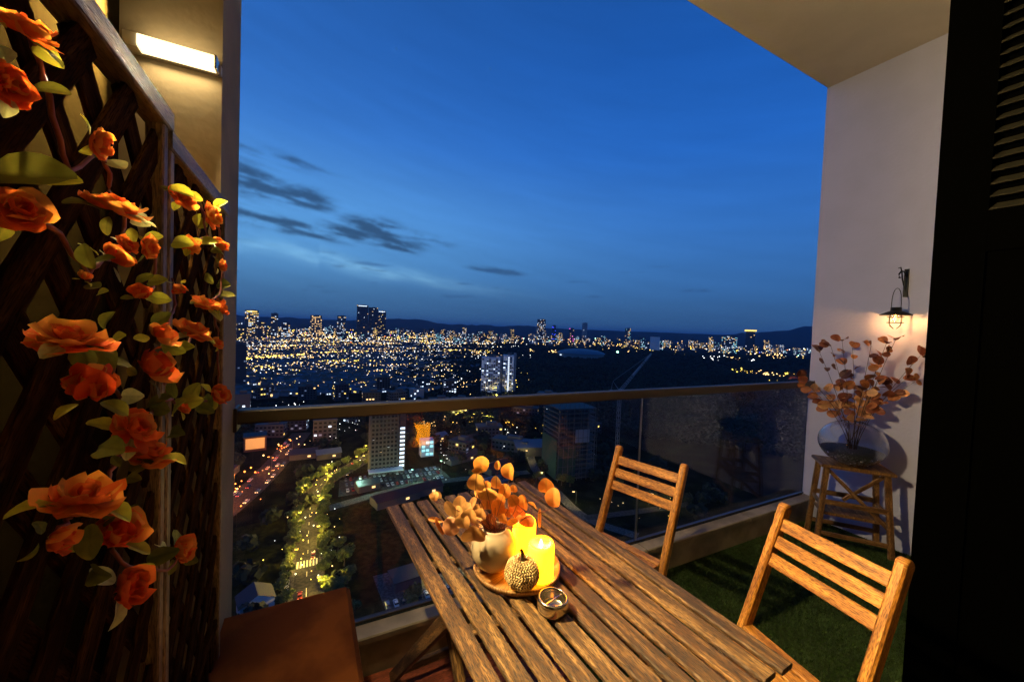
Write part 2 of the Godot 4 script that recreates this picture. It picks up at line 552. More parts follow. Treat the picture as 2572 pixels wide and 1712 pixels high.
# ---------------------------------------------------------------- the balcony
func balcony() -> void:
	var slab := box(V(5.2, 0.25, 3.6))
	structure("floor", slab, M.kerb_stone, at(V(1.84, -0.345, 1.62)))
	structure("pier", box(V(0.256, 4.3, 0.32)), M.taupe_wall, at(V(-0.432, 1.93, 0.16)))
	structure("left_wall", box(V(0.16, 4.3, 3.1)), M.shaded_recess_wall, at(V(-0.64, 1.93, 1.87)))
	structure("right_wall", box(V(0.18, 4.3, 3.44)), M.white_wall, at(V(4.327, 1.93, 1.70)))
	structure("ceiling", box(V(5.3, 0.3, 3.46)), M.ceiling, at(V(1.79, 4.012, 1.715)))
	structure("back_wall", box(V(5.3, 4.3, 0.14)), M.interior, at(V(1.79, 1.93, 3.49)))
	# kerb below the glass: a low wall with a coping of four stones
	structure("kerb_wall", box(V(4.537, 0.165, 0.075)), M.kerb_stone, at(V(1.968, -0.1195, 0.0425)))
	var kc := branch_of("kerb_coping", self)
	kc.set_meta("kind", "structure")
	var x := -0.302
	while x < 4.2:
		var l: float = minf(1.18, 4.235 - x)
		bar("coping_stone", kc, V(x, -0.018, 0.045), V(x + l - 0.006, -0.018, 0.045), 0.10, 0.034, M.kerb_stone, Vector3.UP, 0.006)
		x += l
	# stained deck under the table, turf to the right of it
	var deck := branch_of("deck", self)
	deck.set_meta("kind", "structure")
	for i in 24:
		bar("plank", deck, V(-0.55, -0.205, 0.135 + i * 0.102), V(1.17, -0.205, 0.135 + i * 0.102), 0.097, 0.028, M.deck, Vector3.UP, 0.004)
	structure("turf_ground", box(V(3.05, 0.02, 3.3)), M.turf, at(V(2.70, -0.205, 1.74)))
	turf()
	railing()

func turf() -> void:
	var st := start()
	for k in 3:
		var a := k * 2.1
		var o := V(cos(a), 0, sin(a)) * 0.004
		var s := V(-sin(a), 0, cos(a)) * 0.0016
		var tip := o + V(cos(a * 1.7) * 0.006, 0.012 + 0.002 * k, sin(a * 1.7) * 0.006)
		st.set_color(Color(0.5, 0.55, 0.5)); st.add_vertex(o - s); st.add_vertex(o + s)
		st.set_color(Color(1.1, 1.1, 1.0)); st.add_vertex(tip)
	var mm := MultiMesh.new()
	mm.transform_format = MultiMesh.TRANSFORM_3D
	mm.use_colors = true
	mm.mesh = done(st)
	var count := 90000
	mm.instance_count = count
	for i in count:
		var p := V(rr(1.19, 4.22), -0.195, rr(0.1, 2.0))
		var b := Basis(Vector3.UP, rr(0, TAU)) * Basis(Vector3.RIGHT, rr(-0.5, 0.5))
		var worn := land.get_noise_2d(p.x * 2.3, p.z * 2.3)
		mm.set_instance_transform(i, Transform3D(b.scaled(Vector3.ONE * rr(0.7, 1.35) * (1.0 + 0.5 * worn)), p))
		var t := rr(0.6, 1.2) * (1.0 + 0.6 * worn)
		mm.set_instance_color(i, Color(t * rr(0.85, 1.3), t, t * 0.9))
	var o := MultiMeshInstance3D.new()
	o.name = "artificial_turf"
	o.multimesh = mm
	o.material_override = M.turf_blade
	add_child(o)
	tag(o, "dark green artificial turf covering the floor beside the chairs", "turf", "", "stuff")

func railing() -> void:
	var t := thing("glass_railing", "dark metal handrail over clear glass panes along the balcony edge", "railing", V(0, 0, 0))
	bar("handrail", t, V(-0.302, 1.068, 0), V(4.235, 1.068, 0), 0.062, 0.058, M.rail_metal, Vector3.UP, 0.006)
	bar("bottom_channel", t, V(-0.302, 0.006, -0.022), V(4.235, 0.006, -0.022), 0.03, 0.014, M.rail_metal, Vector3.UP, 0.002)
	for s in [[-0.295, 2.044], [2.056, 4.228]]:
		put("glass_pane", box(V(s[1] - s[0], 1.024, 0.012)), M.pane, t, at(V((s[0] + s[1]) / 2, 0.526, -0.018)))
	put("joint_strip", box(V(0.009, 1.022, 0.010)), M.joint, t, at(V(2.05, 0.526, -0.018)))
	put("wall_bracket", beam(0.012, 0.10, 0.09, 0.003), M.rail_metal, t, at(V(-0.296, 1.06, 0.0)))

func louvre_door() -> void:
	var t := thing("louvre_door", "nearly black louvred door leaf beside the white wall", "door", V(2.3, -0.19, 1.302))
	for z in [0.072, 0.98]:
		block("stile", t, V(0.02, 1.75, z), V(0.04, 3.5, 0.144), M.door)
	for y in [0.06, 2.12, 3.44]:
		block("rail", t, V(0.02, y, 0.526), V(0.038, 0.12 if y != 2.12 else 0.16, 0.764), M.door)
	put("panel", box(V(0.018, 1.94, 0.764)), M.door, t, at(V(0.02, 1.08, 0.526)))
	put("added_backing", box(V(0.006, 1.2, 0.764)), M.door, t, at(V(0.041, 2.80, 0.526)))  # dark sheet added so the lit wall does not show between the slats
	for i in 24:
		var s := put("slat", beam(0.046, 0.007, 0.764, 0.002, i % 3), M.slat, t, Transform3D(Basis(Vector3.BACK, deg_to_rad(38)), V(0.02, 2.215 + i * 0.0487, 0.526)))
		s.name = "slat"

func wall_lamp() -> void:
	var t := thing("wall_lamp", "lit slim box lamp high on the taupe pier", "wall lamp", V(-0.42, 2.305, 0.32))
	block("backplate", t, V(0, 0, 0.008), V(0.232, 0.032, 0.016), M.housing, 0.002)
	block("end_cap", t, V(-0.098, 0, 0.036), V(0.034, 0.040, 0.040), M.housing, 0.002)
	put("diffuser", beam(0.048, 0.036, 0.186, 0.005), M.lamp_diffuser, t, Transform3D(Basis(V(0, 0, 1), V(0, 1, 0), V(-1, 0, 0)), V(0.0125, 0, 0.041)))
	block("end_clip", t, V(0.1085, 0, 0.036), V(0.006, 0.042, 0.046), M.steel, 0.001)
	var c := Color(1.0, 0.88, 0.65)
	var warm := Color(1.0, 0.86, 0.56)
	var p := V(-0.4075, 2.305, 0.361)
	panel_light("lamp_front", p + V(0, 0, 0.030), V(0, 0, 1), Vector2(0.18, 0.032), warm, 32.0)
	panel_light("lamp_bottom", p + V(0, -0.030, 0), V(0, -1, 0), Vector2(0.18, 0.044), c, 0.07)
	panel_light("lamp_top", p + V(0, 0.030, 0), V(0, 1, 0), Vector2(0.18, 0.044), c, 0.03)
	panel_light("lamp_end", p + V(0.112, 0, 0.012), V(0.82, -0.15, 0.55), Vector2(0.10, 0.040), c, 8.0)

# a leaning trellis: frame, crossing slats above, upright slats below
func trellis(label: String, z0: float, z1: float, top: float, x: float) -> void:
	var t := thing("trellis_panel", label, "trellis", V(x, -0.19, z0))
	var l := z1 - z0
	var h := top + 0.19
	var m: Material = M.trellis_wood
	var up := Vector3.RIGHT
	for z in [0.0125, l - 0.0125]:
		bar("post", t, V(0, 0, z), V(0, h - 0.032, z), 0.025, 0.030, M.trellis_rail, up)
	bar("top_rail", t, V(0, h - 0.02, -0.012), V(0, h - 0.02, l + 0.012), 0.042, 0.040, M.trellis_rail)
	for y in [0.05, 0.62]:
		bar("cross_rail", t, V(0, y, 0.025), V(0, y, l - 0.025), 0.022, 0.032, m)
	# crossing slats, cut to the opening between the rails
	var lo := Vector2(0.02, 0.63); var hi := Vector2(l - 0.02, h - 0.04)
	for s in [1.0, -1.0]:
		var c := -1.2
		while c < 3.2:
			# line y = c + s * 1.25 * (z - l / 2), clipped to the opening
			var k: float = s * 1.25
			var za: float = clampf((lo.y - c) / k + l / 2, lo.x, hi.x)
			var zb: float = clampf((hi.y - c) / k + l / 2, lo.x, hi.x)
			var a := V(-0.004 * s - 0.002, c + k * (za - l / 2), za)
			var b := V(-0.004 * s - 0.002, c + k * (zb - l / 2), zb)
			if a.distance_to(b) > 0.06 and a.y >= lo.y - 0.01 and b.y <= hi.y + 0.01 and a.y <= hi.y + 0.01:
				bar("lattice_slat", t, a, b, 0.050, 0.0075, m, up, 0.001)
			c += 0.18
	var z := 0.06
	while z < l - 0.03:
		bar("upright_slat", t, V(0, 0.06, z), V(0, 0.615, z), 0.030, 0.010, m, up, 0.001)
		z += 0.064

# ---------------------------------------------------------------- garlands on the trellis
func rose(vine: Node3D, p: Vector3, r: float, kind: int) -> void:
	var axis := V(rr(0.55, 0.9), rr(-0.1, 0.75), rr(-0.1, 0.65)).normalized()
	if kind == 4: axis = V(rr(0.1, 0.45), rr(0.75, 1.0), rr(-0.1, 0.35)).normalized()
	if kind == 3: axis = V(rr(0.1, 0.5), rr(-0.9, 0.9), rr(-0.3, 0.6)).normalized()
	var side := axis.cross(V(0.13, 0.4, 0.9)).normalized()
	var o := branch_of("rose", vine, Transform3D(Basis(side, axis, side.cross(axis)).orthonormalized(), p - vine.position - axis * r * 0.4))
	var rings: Array = [[3, 8, 0.75], [4, 24, 0.9], [5, 50, 1.05], [6, 76, 1.2]]
	if kind == 4: rings = [[3, 12, 0.6], [5, 40, 0.8], [6, 66, 1.0], [6, 88, 1.15]]
	if kind == 2: rings = [[3, 6, 1.0], [4, 22, 1.15], [5, 46, 1.2]]
	if kind == 3: rings = [[3, 4, 1.5], [4, 12, 1.6], [2, 26, 1.5]]
	var tone: int = [3, 1, 1, 1, 1][kind]
	for ring in rings.size():
		var q: Array = rings[ring]
		for k in q[0]:
			var a: float = TAU * (k + 0.5 * (ring % 2) + rr(-0.12, 0.12)) / q[0]
			var tilt := deg_to_rad(q[1] + rr(-14, 14))
			var out := V(cos(a), 0, sin(a))
			var y := V(0, cos(tilt), 0) + out * sin(tilt)
			var b := frame_of(y, V(0, sin(tilt), 0) - out * cos(tilt))
			var s: float = r * q[2] * rr(0.78, 1.15)
			var which: int = tone if ring > 0 else maxi(tone - 1, 0)
			if rng.randf() < 0.45: which = [1, 2, 2, 1][which]
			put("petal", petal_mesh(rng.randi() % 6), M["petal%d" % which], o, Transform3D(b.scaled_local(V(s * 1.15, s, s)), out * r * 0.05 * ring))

	# a few leaves below the bloom
	for k in (3 if r > 0.008 else 2):
		var a := TAU * k / 3.0 + rr(-0.5, 0.5)
		var dir := (side * cos(a) + side.cross(axis) * sin(a) - axis * rr(0.0, 0.4)).normalized()
		var l := r * rr(1.0, 1.5)
		vine_leaf(vine, p - axis * r * 0.45 + dir * (r * 0.6 + l * 0.45), l, dir, (axis + V(rr(-0.5, 0.5), rr(-0.3, 0.6), rr(-0.4, 0.4))).normalized(), [0, 0, 1, 1, 2][rng.randi() % 5])

func vine_leaf(vine: Node3D, p: Vector3, l: float, dir: Vector3, n: Vector3, tone: int) -> void:
	var b := frame_of(dir, n)
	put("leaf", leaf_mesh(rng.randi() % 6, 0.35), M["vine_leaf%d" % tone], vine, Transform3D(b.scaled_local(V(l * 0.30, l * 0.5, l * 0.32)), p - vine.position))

func vine_stem(vine: Node3D, pts: Array) -> void:
	var q := []
	for i in pts.size() - 1:
		var a: Vector3 = pts[i] - vine.position
		var b: Vector3 = pts[i + 1] - vine.position
		for k in 4:
			q.append(a.lerp(b, k / 4.0) + V(rr(0, 0.006), rr(-0.004, 0.004), rr(-0.003, 0.003)))
	q.append(pts[-1] - vine.position)
	put("stem", tube(q, 0.0032, 0.0022, 6), M.vine_stem, vine)

func garlands() -> void:
	var va := thing("rose_garland", "garland of large orange fabric roses on the nearer trellis panel", "garland", V(-0.26, 1.2, 1.1))
	var vb := thing("rose_garland", "garland of small orange fabric roses on the farther trellis panel by the pier", "garland", V(-0.26, 1.2, 0.6))
	rose(va, V(-0.235, 1.735, 1.442), 0.0188, 4)
	rose(va, V(-0.235, 1.671, 1.458), 0.0142, 0)
	rose(va, V(-0.235, 1.570, 1.448), 0.0176, 1)
	rose(va, V(-0.235, 1.684, 1.306), 0.0155, 1)
	rose(va, V(-0.235, 1.627, 1.267), 0.0259, 4)
	rose(va, V(-0.235, 1.555, 1.271), 0.0184, 2)
	rose(va, V(-0.235, 1.577, 1.233), 0.0107, 1)
	rose(va, V(-0.235, 1.586, 1.149), 0.0142, 1)
	rose(va, V(-0.235, 1.520, 1.346), 0.0059, 3)
	rose(va, V(-0.235, 1.510, 1.195), 0.0110, 3)
	rose(va, V(-0.235, 1.460, 1.370), 0.0269, 4)
	rose(vb, V(-0.250, 1.729, 0.929), 0.0199, 1)
	rose(vb, V(-0.250, 1.748, 0.679), 0.0272, 1)
	rose(vb, V(-0.250, 1.639, 0.877), 0.0169, 1)
	rose(vb, V(-0.250, 1.685, 0.609), 0.0210, 2)
	rose(vb, V(-0.250, 1.632, 0.578), 0.0183, 2)
	rose(vb, V(-0.250, 1.524, 0.733), 0.0261, 4)
	rose(vb, V(-0.250, 1.513, 0.541), 0.0211, 0)
	rose(vb, V(-0.250, 1.461, 0.845), 0.0293, 4)
	rose(va, V(-0.235, 1.449, 1.104), 0.0215, 2)
	rose(vb, V(-0.250, 1.540, 0.961), 0.0112, 3)
	rose(va, V(-0.235, 1.397, 1.131), 0.0305, 2)
	rose(va, V(-0.235, 1.392, 1.333), 0.0226, 3)
	rose(vb, V(-0.250, 1.286, 0.915), 0.0123, 1)
	rose(vb, V(-0.250, 1.261, 0.592), 0.0259, 2)
	rose(va, V(-0.235, 1.314, 1.190), 0.0271, 1)
	rose(va, V(-0.235, 1.266, 1.146), 0.0259, 4)
	rose(va, V(-0.235, 1.278, 1.342), 0.0289, 4)
	rose(va, V(-0.235, 1.248, 1.397), 0.0130, 3)
	rose(va, V(-0.235, 1.185, 1.258), 0.0274, 2)
	rose(va, V(-0.235, 1.085, 1.219), 0.0261, 2)
	rose(vb, V(-0.250, 0.977, 0.912), 0.0307, 2)
	rose(vb, V(-0.250, 1.409, 0.596), 0.0147, 1)
	vine_leaf(va, V(-0.245, 1.735, 1.390), 0.0302, V(0.766, -0.608, 0.207), V(-0.559, 0.497, 0.664), 1)
	vine_leaf(va, V(-0.245, 1.701, 1.390), 0.0346, V(0.973, 0.030, 0.231), V(-0.580, 0.497, 0.646), 0)
	vine_leaf(va, V(-0.245, 1.698, 1.448), 0.0262, V(0.317, -0.803, 0.504), V(-0.069, 0.666, 0.743), 2)
	vine_leaf(va, V(-0.245, 1.608, 1.411), 0.0705, V(0.961, 0.032, 0.274), V(-0.270, 0.437, 0.858), 0)
	vine_leaf(va, V(-0.245, 1.619, 1.370), 0.0365, V(0.970, 0.031, 0.242), V(-0.589, 0.380, 0.714), 1)
	vine_leaf(va, V(-0.245, 1.680, 1.239), 0.0375, V(0.619, -0.438, 0.652), V(-0.052, 0.678, 0.733), 2)
	vine_leaf(va, V(-0.245, 1.625, 1.167), 0.0397, V(0.672, -0.450, 0.589), V(-0.516, 0.452, 0.728), 2)
	vine_leaf(va, V(-0.245, 1.593, 1.268), 0.0247, V(0.094, 0.989, 0.113), V(-0.107, 0.704, 0.702), 0)
	vine_leaf(va, V(-0.245, 1.594, 1.190), 0.0320, V(0.331, -0.810, 0.485), V(-0.526, 0.605, 0.597), 1)
	vine_leaf(va, V(-0.245, 1.605, 1.124), 0.0395, V(0.813, 0.213, 0.541), V(-0.300, 0.369, 0.880), 1)
	vine_leaf(va, V(-0.245, 1.545, 1.289), 0.0378, V(0.838, 0.377, 0.394), V(-0.459, 0.727, 0.510), 0)
	vine_leaf(va, V(-0.245, 1.547, 1.314), 0.0309, V(-0.282, 0.954, 0.102), V(-0.260, 0.453, 0.853), 0)
	vine_leaf(va, V(-0.245, 1.512, 1.299), 0.0266, V(0.722, -0.122, 0.681), V(-0.198, 0.723, 0.662), 0)
	vine_leaf(va, V(-0.245, 1.507, 1.281), 0.0198, V(0.742, 0.212, 0.636), V(-0.280, 0.523, 0.805), 1)
	vine_leaf(va, V(-0.245, 1.538, 1.090), 0.0371, V(0.852, 0.127, 0.507), V(-0.360, 0.357, 0.862), 1)
	vine_leaf(va, V(-0.245, 1.510, 1.086), 0.0374, V(0.934, -0.139, 0.329), V(-0.067, 0.256, 0.964), 1)
	vine_leaf(va, V(-0.245, 1.538, 1.149), 0.0273, V(0.863, 0.498, 0.083), V(-0.202, 0.436, 0.877), 0)
	vine_leaf(va, V(-0.245, 1.471, 1.266), 0.0283, V(0.417, 0.885, 0.209), V(-0.313, 0.481, 0.819), 0)
	vine_leaf(va, V(-0.245, 1.446, 1.242), 0.0355, V(0.635, 0.367, 0.680), V(-0.497, 0.515, 0.698), 1)
	vine_leaf(va, V(-0.245, 1.427, 1.316), 0.0414, V(0.264, -0.963, -0.062), V(-0.197, 0.433, 0.879), 0)
	vine_leaf(va, V(-0.245, 1.427, 1.266), 0.0398, V(0.368, -0.924, 0.106), V(-0.113, 0.454, 0.884), 0)
	vine_leaf(va, V(-0.245, 1.473, 1.068), 0.0429, V(0.742, 0.533, 0.406), V(-0.002, 0.293, 0.956), 0)
	vine_leaf(vb, V(-0.255, 1.731, 0.948), 0.0524, V(0.975, -0.139, 0.172), V(-0.414, 0.682, 0.603), 1)
	vine_leaf(vb, V(-0.255, 1.746, 0.860), 0.0481, V(0.805, -0.302, 0.511), V(-0.483, 0.468, 0.740), 1)
	vine_leaf(vb, V(-0.255, 1.802, 0.590), 0.0444, V(0.753, 0.648, 0.114), V(-0.346, 0.264, 0.900), 1)
	vine_leaf(vb, V(-0.255, 1.708, 0.806), 0.0305, V(0.221, 0.947, 0.234), V(-0.016, 0.718, 0.695), 1)
	vine_leaf(vb, V(-0.255, 1.632, 0.931), 0.0537, V(0.796, -0.129, 0.592), V(0.038, 0.230, 0.973), 1)
	vine_leaf(vb, V(-0.255, 1.642, 0.855), 0.0485, V(0.888, 0.369, 0.276), V(0.024, 0.650, 0.759), 1)
	vine_leaf(vb, V(-0.255, 1.669, 0.746), 0.0540, V(0.918, 0.036, 0.396), V(0.014, 0.591, 0.807), 1)
	vine_leaf(vb, V(-0.255, 1.666, 0.633), 0.0358, V(0.725, -0.292, 0.624), V(-0.462, 0.376, 0.803), 0)
	vine_leaf(vb, V(-0.255, 1.582, 0.699), 0.0339, V(0.480, -0.846, 0.230), V(-0.541, 0.492, 0.682), 0)
	vine_leaf(vb, V(-0.255, 1.581, 0.518), 0.0578, V(0.699, -0.120, 0.705), V(-0.450, 0.234, 0.862), 0)
	vine_leaf(vb, V(-0.255, 1.549, 0.497), 0.0535, V(0.987, 0.027, 0.161), V(-0.445, 0.685, 0.577), 0)
	vine_leaf(va, V(-0.245, 1.420, 1.015), 0.0461, V(0.884, -0.307, 0.353), V(-0.475, 0.304, 0.826), 1)
	vine_leaf(vb, V(-0.255, 1.413, 0.893), 0.0470, V(0.683, 0.210, 0.700), V(-0.362, 0.391, 0.846), 1)
	vine_leaf(va, V(-0.245, 1.395, 1.186), 0.0234, V(-0.673, 0.283, -0.684), V(-0.628, 0.342, 0.699), 0)
	vine_leaf(va, V(-0.245, 1.360, 1.197), 0.0409, V(0.828, 0.042, 0.559), V(-0.582, 0.250, 0.774), 2)
	vine_leaf(va, V(-0.245, 1.341, 1.012), 0.0364, V(-0.172, 0.977, -0.128), V(-0.366, 0.756, 0.543), 0)
	vine_leaf(vb, V(-0.255, 1.295, 0.946), 0.0534, V(-0.531, -0.657, -0.535), V(-0.233, 0.689, 0.687), 1)
	vine_leaf(vb, V(-0.255, 1.304, 0.841), 0.0559, V(0.456, 0.880, 0.131), V(0.044, 0.517, 0.855), 1)
	vine_leaf(vb, V(-0.255, 1.289, 0.866), 0.0583, V(0.941, 0.202, 0.273), V(-0.385, 0.259, 0.886), 1)
	vine_leaf(va, V(-0.245, 1.334, 1.089), 0.0450, V(0.854, 0.375, 0.360), V(-0.383, 0.725, 0.573), 0)
	vine_leaf(va, V(-0.245, 1.315, 1.068), 0.0463, V(0.756, -0.125, 0.643), V(-0.314, 0.255, 0.914), 0)
	vine_leaf(vb, V(-0.255, 1.260, 0.681), 0.0418, V(-0.379, 0.828, -0.412), V(-0.497, 0.385, 0.778), 0)
	vine_leaf(vb, V(-0.255, 1.246, 0.724), 0.0492, V(0.852, -0.464, 0.243), V(-0.026, 0.325, 0.945), 0)
	vine_leaf(va, V(-0.245, 1.303, 1.264), 0.0551, V(-0.714, -0.046, -0.699), V(0.006, 0.568, 0.823), 0)
	vine_leaf(va, V(-0.255, 1.242, 0.958), 0.0529, V(0.679, 0.210, 0.703), V(-0.294, 0.733, 0.614), 0)
	vine_leaf(va, V(-0.245, 1.279, 1.135), 0.0395, V(0.777, 0.379, 0.503), V(-0.075, 0.660, 0.748), 0)
	vine_leaf(va, V(-0.245, 1.241, 1.159), 0.0409, V(0.763, 0.533, 0.366), V(-0.598, 0.376, 0.708), 0)
	vine_leaf(va, V(-0.245, 1.235, 1.190), 0.0325, V(0.747, 0.045, 0.663), V(-0.014, 0.709, 0.705), 0)
	vine_leaf(va, V(-0.245, 1.276, 1.236), 0.0181, V(0.512, -0.844, 0.162), V(-0.153, 0.691, 0.706), 0)
	vine_leaf(va, V(-0.245, 1.231, 1.280), 0.0448, V(0.831, -0.132, 0.540), V(-0.064, 0.563, 0.824), 0)
	vine_leaf(va, V(-0.245, 1.182, 1.189), 0.0288, V(0.376, 0.882, 0.282), V(-0.158, 0.425, 0.891), 0)
	vine_leaf(va, V(-0.245, 1.206, 1.263), 0.0255, V(0.667, 0.371, 0.646), V(0.034, 0.271, 0.962), 0)
	vine_leaf(va, V(-0.245, 1.199, 1.306), 0.0428, V(0.165, -0.869, 0.466), V(0.024, 0.609, 0.793), 0)
	vine_leaf(va, V(-0.245, 1.041, 1.049), 0.0512, V(0.970, 0.192, 0.147), V(-0.006, 0.313, 0.950), 0)
	vine_leaf(va, V(-0.245, 1.148, 1.288), 0.0422, V(0.705, 0.046, 0.708), V(-0.178, 0.276, 0.945), 0)
	vine_leaf(va, V(-0.245, 1.083, 1.191), 0.0367, V(0.936, 0.281, 0.213), V(-0.180, 0.598, 0.781), 1)
	vine_leaf(va, V(-0.245, 1.064, 1.139), 0.0397, V(0.673, 0.530, 0.516), V(0.012, 0.372, 0.928), 1)
	vine_leaf(vb, V(-0.255, 0.919, 0.841), 0.0404, V(0.806, -0.589, 0.062), V(0.012, 0.228, 0.974), 0)
	vine_stem(va, [V(-0.260, 1.407, 1.269), V(-0.260, 1.390, 1.223), V(-0.260, 1.343, 1.169), V(-0.260, 1.321, 1.161)])
	vine_stem(va, [V(-0.260, 1.321, 1.161), V(-0.260, 1.272, 1.196), V(-0.260, 1.255, 1.222), V(-0.260, 1.246, 1.245)])
	vine_stem(va, [V(-0.260, 1.155, 1.185), V(-0.260, 1.139, 1.214), V(-0.260, 1.071, 1.141), V(-0.260, 0.976, 0.981), V(-0.260, 0.957, 0.870)])
	vine_stem(va, [V(-0.260, 1.249, 1.268), V(-0.260, 1.239, 1.320), V(-0.260, 1.230, 1.339)])
	vine_stem(va, [V(-0.260, 1.388, 1.044), V(-0.260, 1.351, 0.992), V(-0.260, 1.319, 1.003), V(-0.260, 1.303, 0.940)])
	vine_stem(vb, [V(-0.265, 1.758, 0.817), V(-0.265, 1.748, 0.744), V(-0.265, 1.693, 0.700), V(-0.265, 1.644, 0.845)])
	vine_stem(vb, [V(-0.265, 1.293, 0.854), V(-0.265, 1.260, 0.677), V(-0.265, 1.248, 0.511)])
	vine_stem(vb, [V(-0.265, 1.460, 0.779), V(-0.265, 1.419, 0.836), V(-0.265, 1.403, 0.897)])
	vine_stem(va, [V(-0.260, 1.706, 1.238), V(-0.260, 1.677, 1.239), V(-0.260, 1.648, 1.220)])
	vine_stem(va, [V(-0.260, 1.563, 1.199), V(-0.260, 1.610, 1.180), V(-0.260, 1.642, 1.195)])
	vine_stem(va, [V(-0.260, 1.524, 1.282), V(-0.260, 1.547, 1.260), V(-0.260, 1.563, 1.199)])
	vine_stem(va, [V(-0.260, 1.513, 1.115), V(-0.260, 1.529, 1.072), V(-0.260, 1.598, 1.064)])
	vine_stem(va, [V(-0.260, 1.457, 1.308), V(-0.260, 1.439, 1.230), V(-0.260, 1.394, 1.207)])
	vine_stem(va, [V(-0.260, 1.244, 1.061), V(-0.260, 1.296, 1.109)])
	vine_stem(va, [V(-0.260, 1.164, 1.143), V(-0.260, 1.160, 1.166), V(-0.260, 1.155, 1.185)])
	vine_stem(va, [V(-0.260, 1.758, 1.388), V(-0.260, 1.705, 1.361), V(-0.260, 1.637, 1.322), V(-0.260, 1.706, 1.238)])
	vine_stem(va, [V(-0.260, 1.580, 1.394), V(-0.260, 1.559, 1.322), V(-0.260, 1.524, 1.282)])
	vine_stem(va, [V(-0.260, 1.446, 1.013), V(-0.260, 1.504, 0.947), V(-0.260, 1.555, 0.962)])
	vine_stem(vb, [V(-0.265, 1.764, 0.602), V(-0.265, 1.701, 0.529), V(-0.265, 1.641, 0.496), V(-0.265, 1.545, 0.547), V(-0.265, 1.527, 0.660)])
	vine_stem(vb, [V(-0.265, 1.527, 0.660), V(-0.265, 1.443, 0.540), V(-0.265, 1.313, 0.543), V(-0.265, 1.248, 0.511)])
	vine_stem(va, [V(-0.260, 1.296, 1.109), V(-0.260, 1.334, 0.992), V(-0.260, 1.388, 1.044)])

# ---------------------------------------------------------------- table and what stands on it
func table() -> void:
	var t := thing("plank_table", "weathered brown plank table with open gaps", "table", V(0.728, -0.19, 0.75), 0.055)
	var w := [M.table_wood, M.table_wood_b, M.table_wood_c]
	for i in 11:
		var x := -0.3575 + i * 0.0715
		var e := rr(-0.006, 0.006)
		bar("plank", t, V(x, 0.802, -0.66 + e), V(x, 0.802, 0.685 + e), 0.0560, 0.016 + rr(0, 0.0015), w[rng.randi() % 3], Vector3.UP, 0.004, i)
	for z in [-0.52, -0.17, 0.17, 0.52]:
		bar("crossbar", t, V(-0.372, 0.778, z), V(0.372, 0.778, z), 0.046, 0.026, M.table_wood_b)
	for s in [-1.0, 1.0]:
		var x: float = 0.345 * s
		bar("leg", t, V(x, 0.758, 0.06), V(x, 0.0, -0.62), 0.024, 0.048, M.table_wood_b)
		bar("leg", t, V(x - 0.026 * s, 0.758, -0.06), V(x - 0.026 * s, 0.0, 0.62), 0.024, 0.048, M.table_wood_b)
	for z in [-0.56, 0.56]:
		bar("stretcher", t, V(-0.31, 0.075, z), V(0.31, 0.075, z), 0.022, 0.04, M.table_wood_b)

func tray() -> void:
	var t := thing("round_tray", "round orange wood tray carrying vase, candles and pumpkin", "tray", V(0.655, 0.6215, 0.77))
	put("dish", lathe([Vector2(0, 0), Vector2(0.13, 0), Vector2(0.150, 0.004), Vector2(0.156, 0.014), Vector2(0.156, 0.022), Vector2(0.151, 0.023), Vector2(0.147, 0.014), Vector2(0.138, 0.010), Vector2(0, 0.010)], 64), M.tray_wood, t)

func candle(label: String, p: Vector3, r: float, h: float, lean: float) -> void:
	var t := thing("candle", label, "candle", p, lean)
	var pr := [Vector2(0, 0), Vector2(r * 0.96, 0), Vector2(r, 0.006), Vector2(r, h - 0.014), Vector2(r * 0.93, h - 0.003), Vector2(r * 0.86, h), Vector2(r * 0.80, h - 0.002)]
	var body := lathe(pr, 40)
	# the rim is melted lower on one side
	var a := body.surface_get_arrays(0)
	var v: PackedVector3Array = a[Mesh.ARRAY_VERTEX]
	for i in v.size():
		if v[i].y > h * 0.6: v[i].y -= 0.010 * (0.5 - 0.5 * v[i].x / r) * (v[i].y - h * 0.6) / (h * 0.4)
	a[Mesh.ARRAY_VERTEX] = v
	var am := ArrayMesh.new()
	am.add_surface_from_arrays(Mesh.PRIMITIVE_TRIANGLES, a)
	put("wax", am, M.candle_wax, t)
	put("melted_well", lathe([Vector2(r * 0.80, h - 0.0075), Vector2(r * 0.68, h - 0.016), Vector2(r * 0.45, h - 0.022), Vector2(0, h - 0.024)], 32), M.candle_well, t)
	put("flame", lathe([Vector2(0, 0), Vector2(0.006, 0.004), Vector2(0.0075, 0.010), Vector2(0.005, 0.019), Vector2(0.0015, 0.028), Vector2(0, 0.031)], 14), M.candle_flame, t, at(V(0, h - 0.024, 0)))
	omni("candle_light", V(0, h * 0.55, 0), Color(1.0, 0.60, 0.18), 0.02, 0.03, 4.0, t)

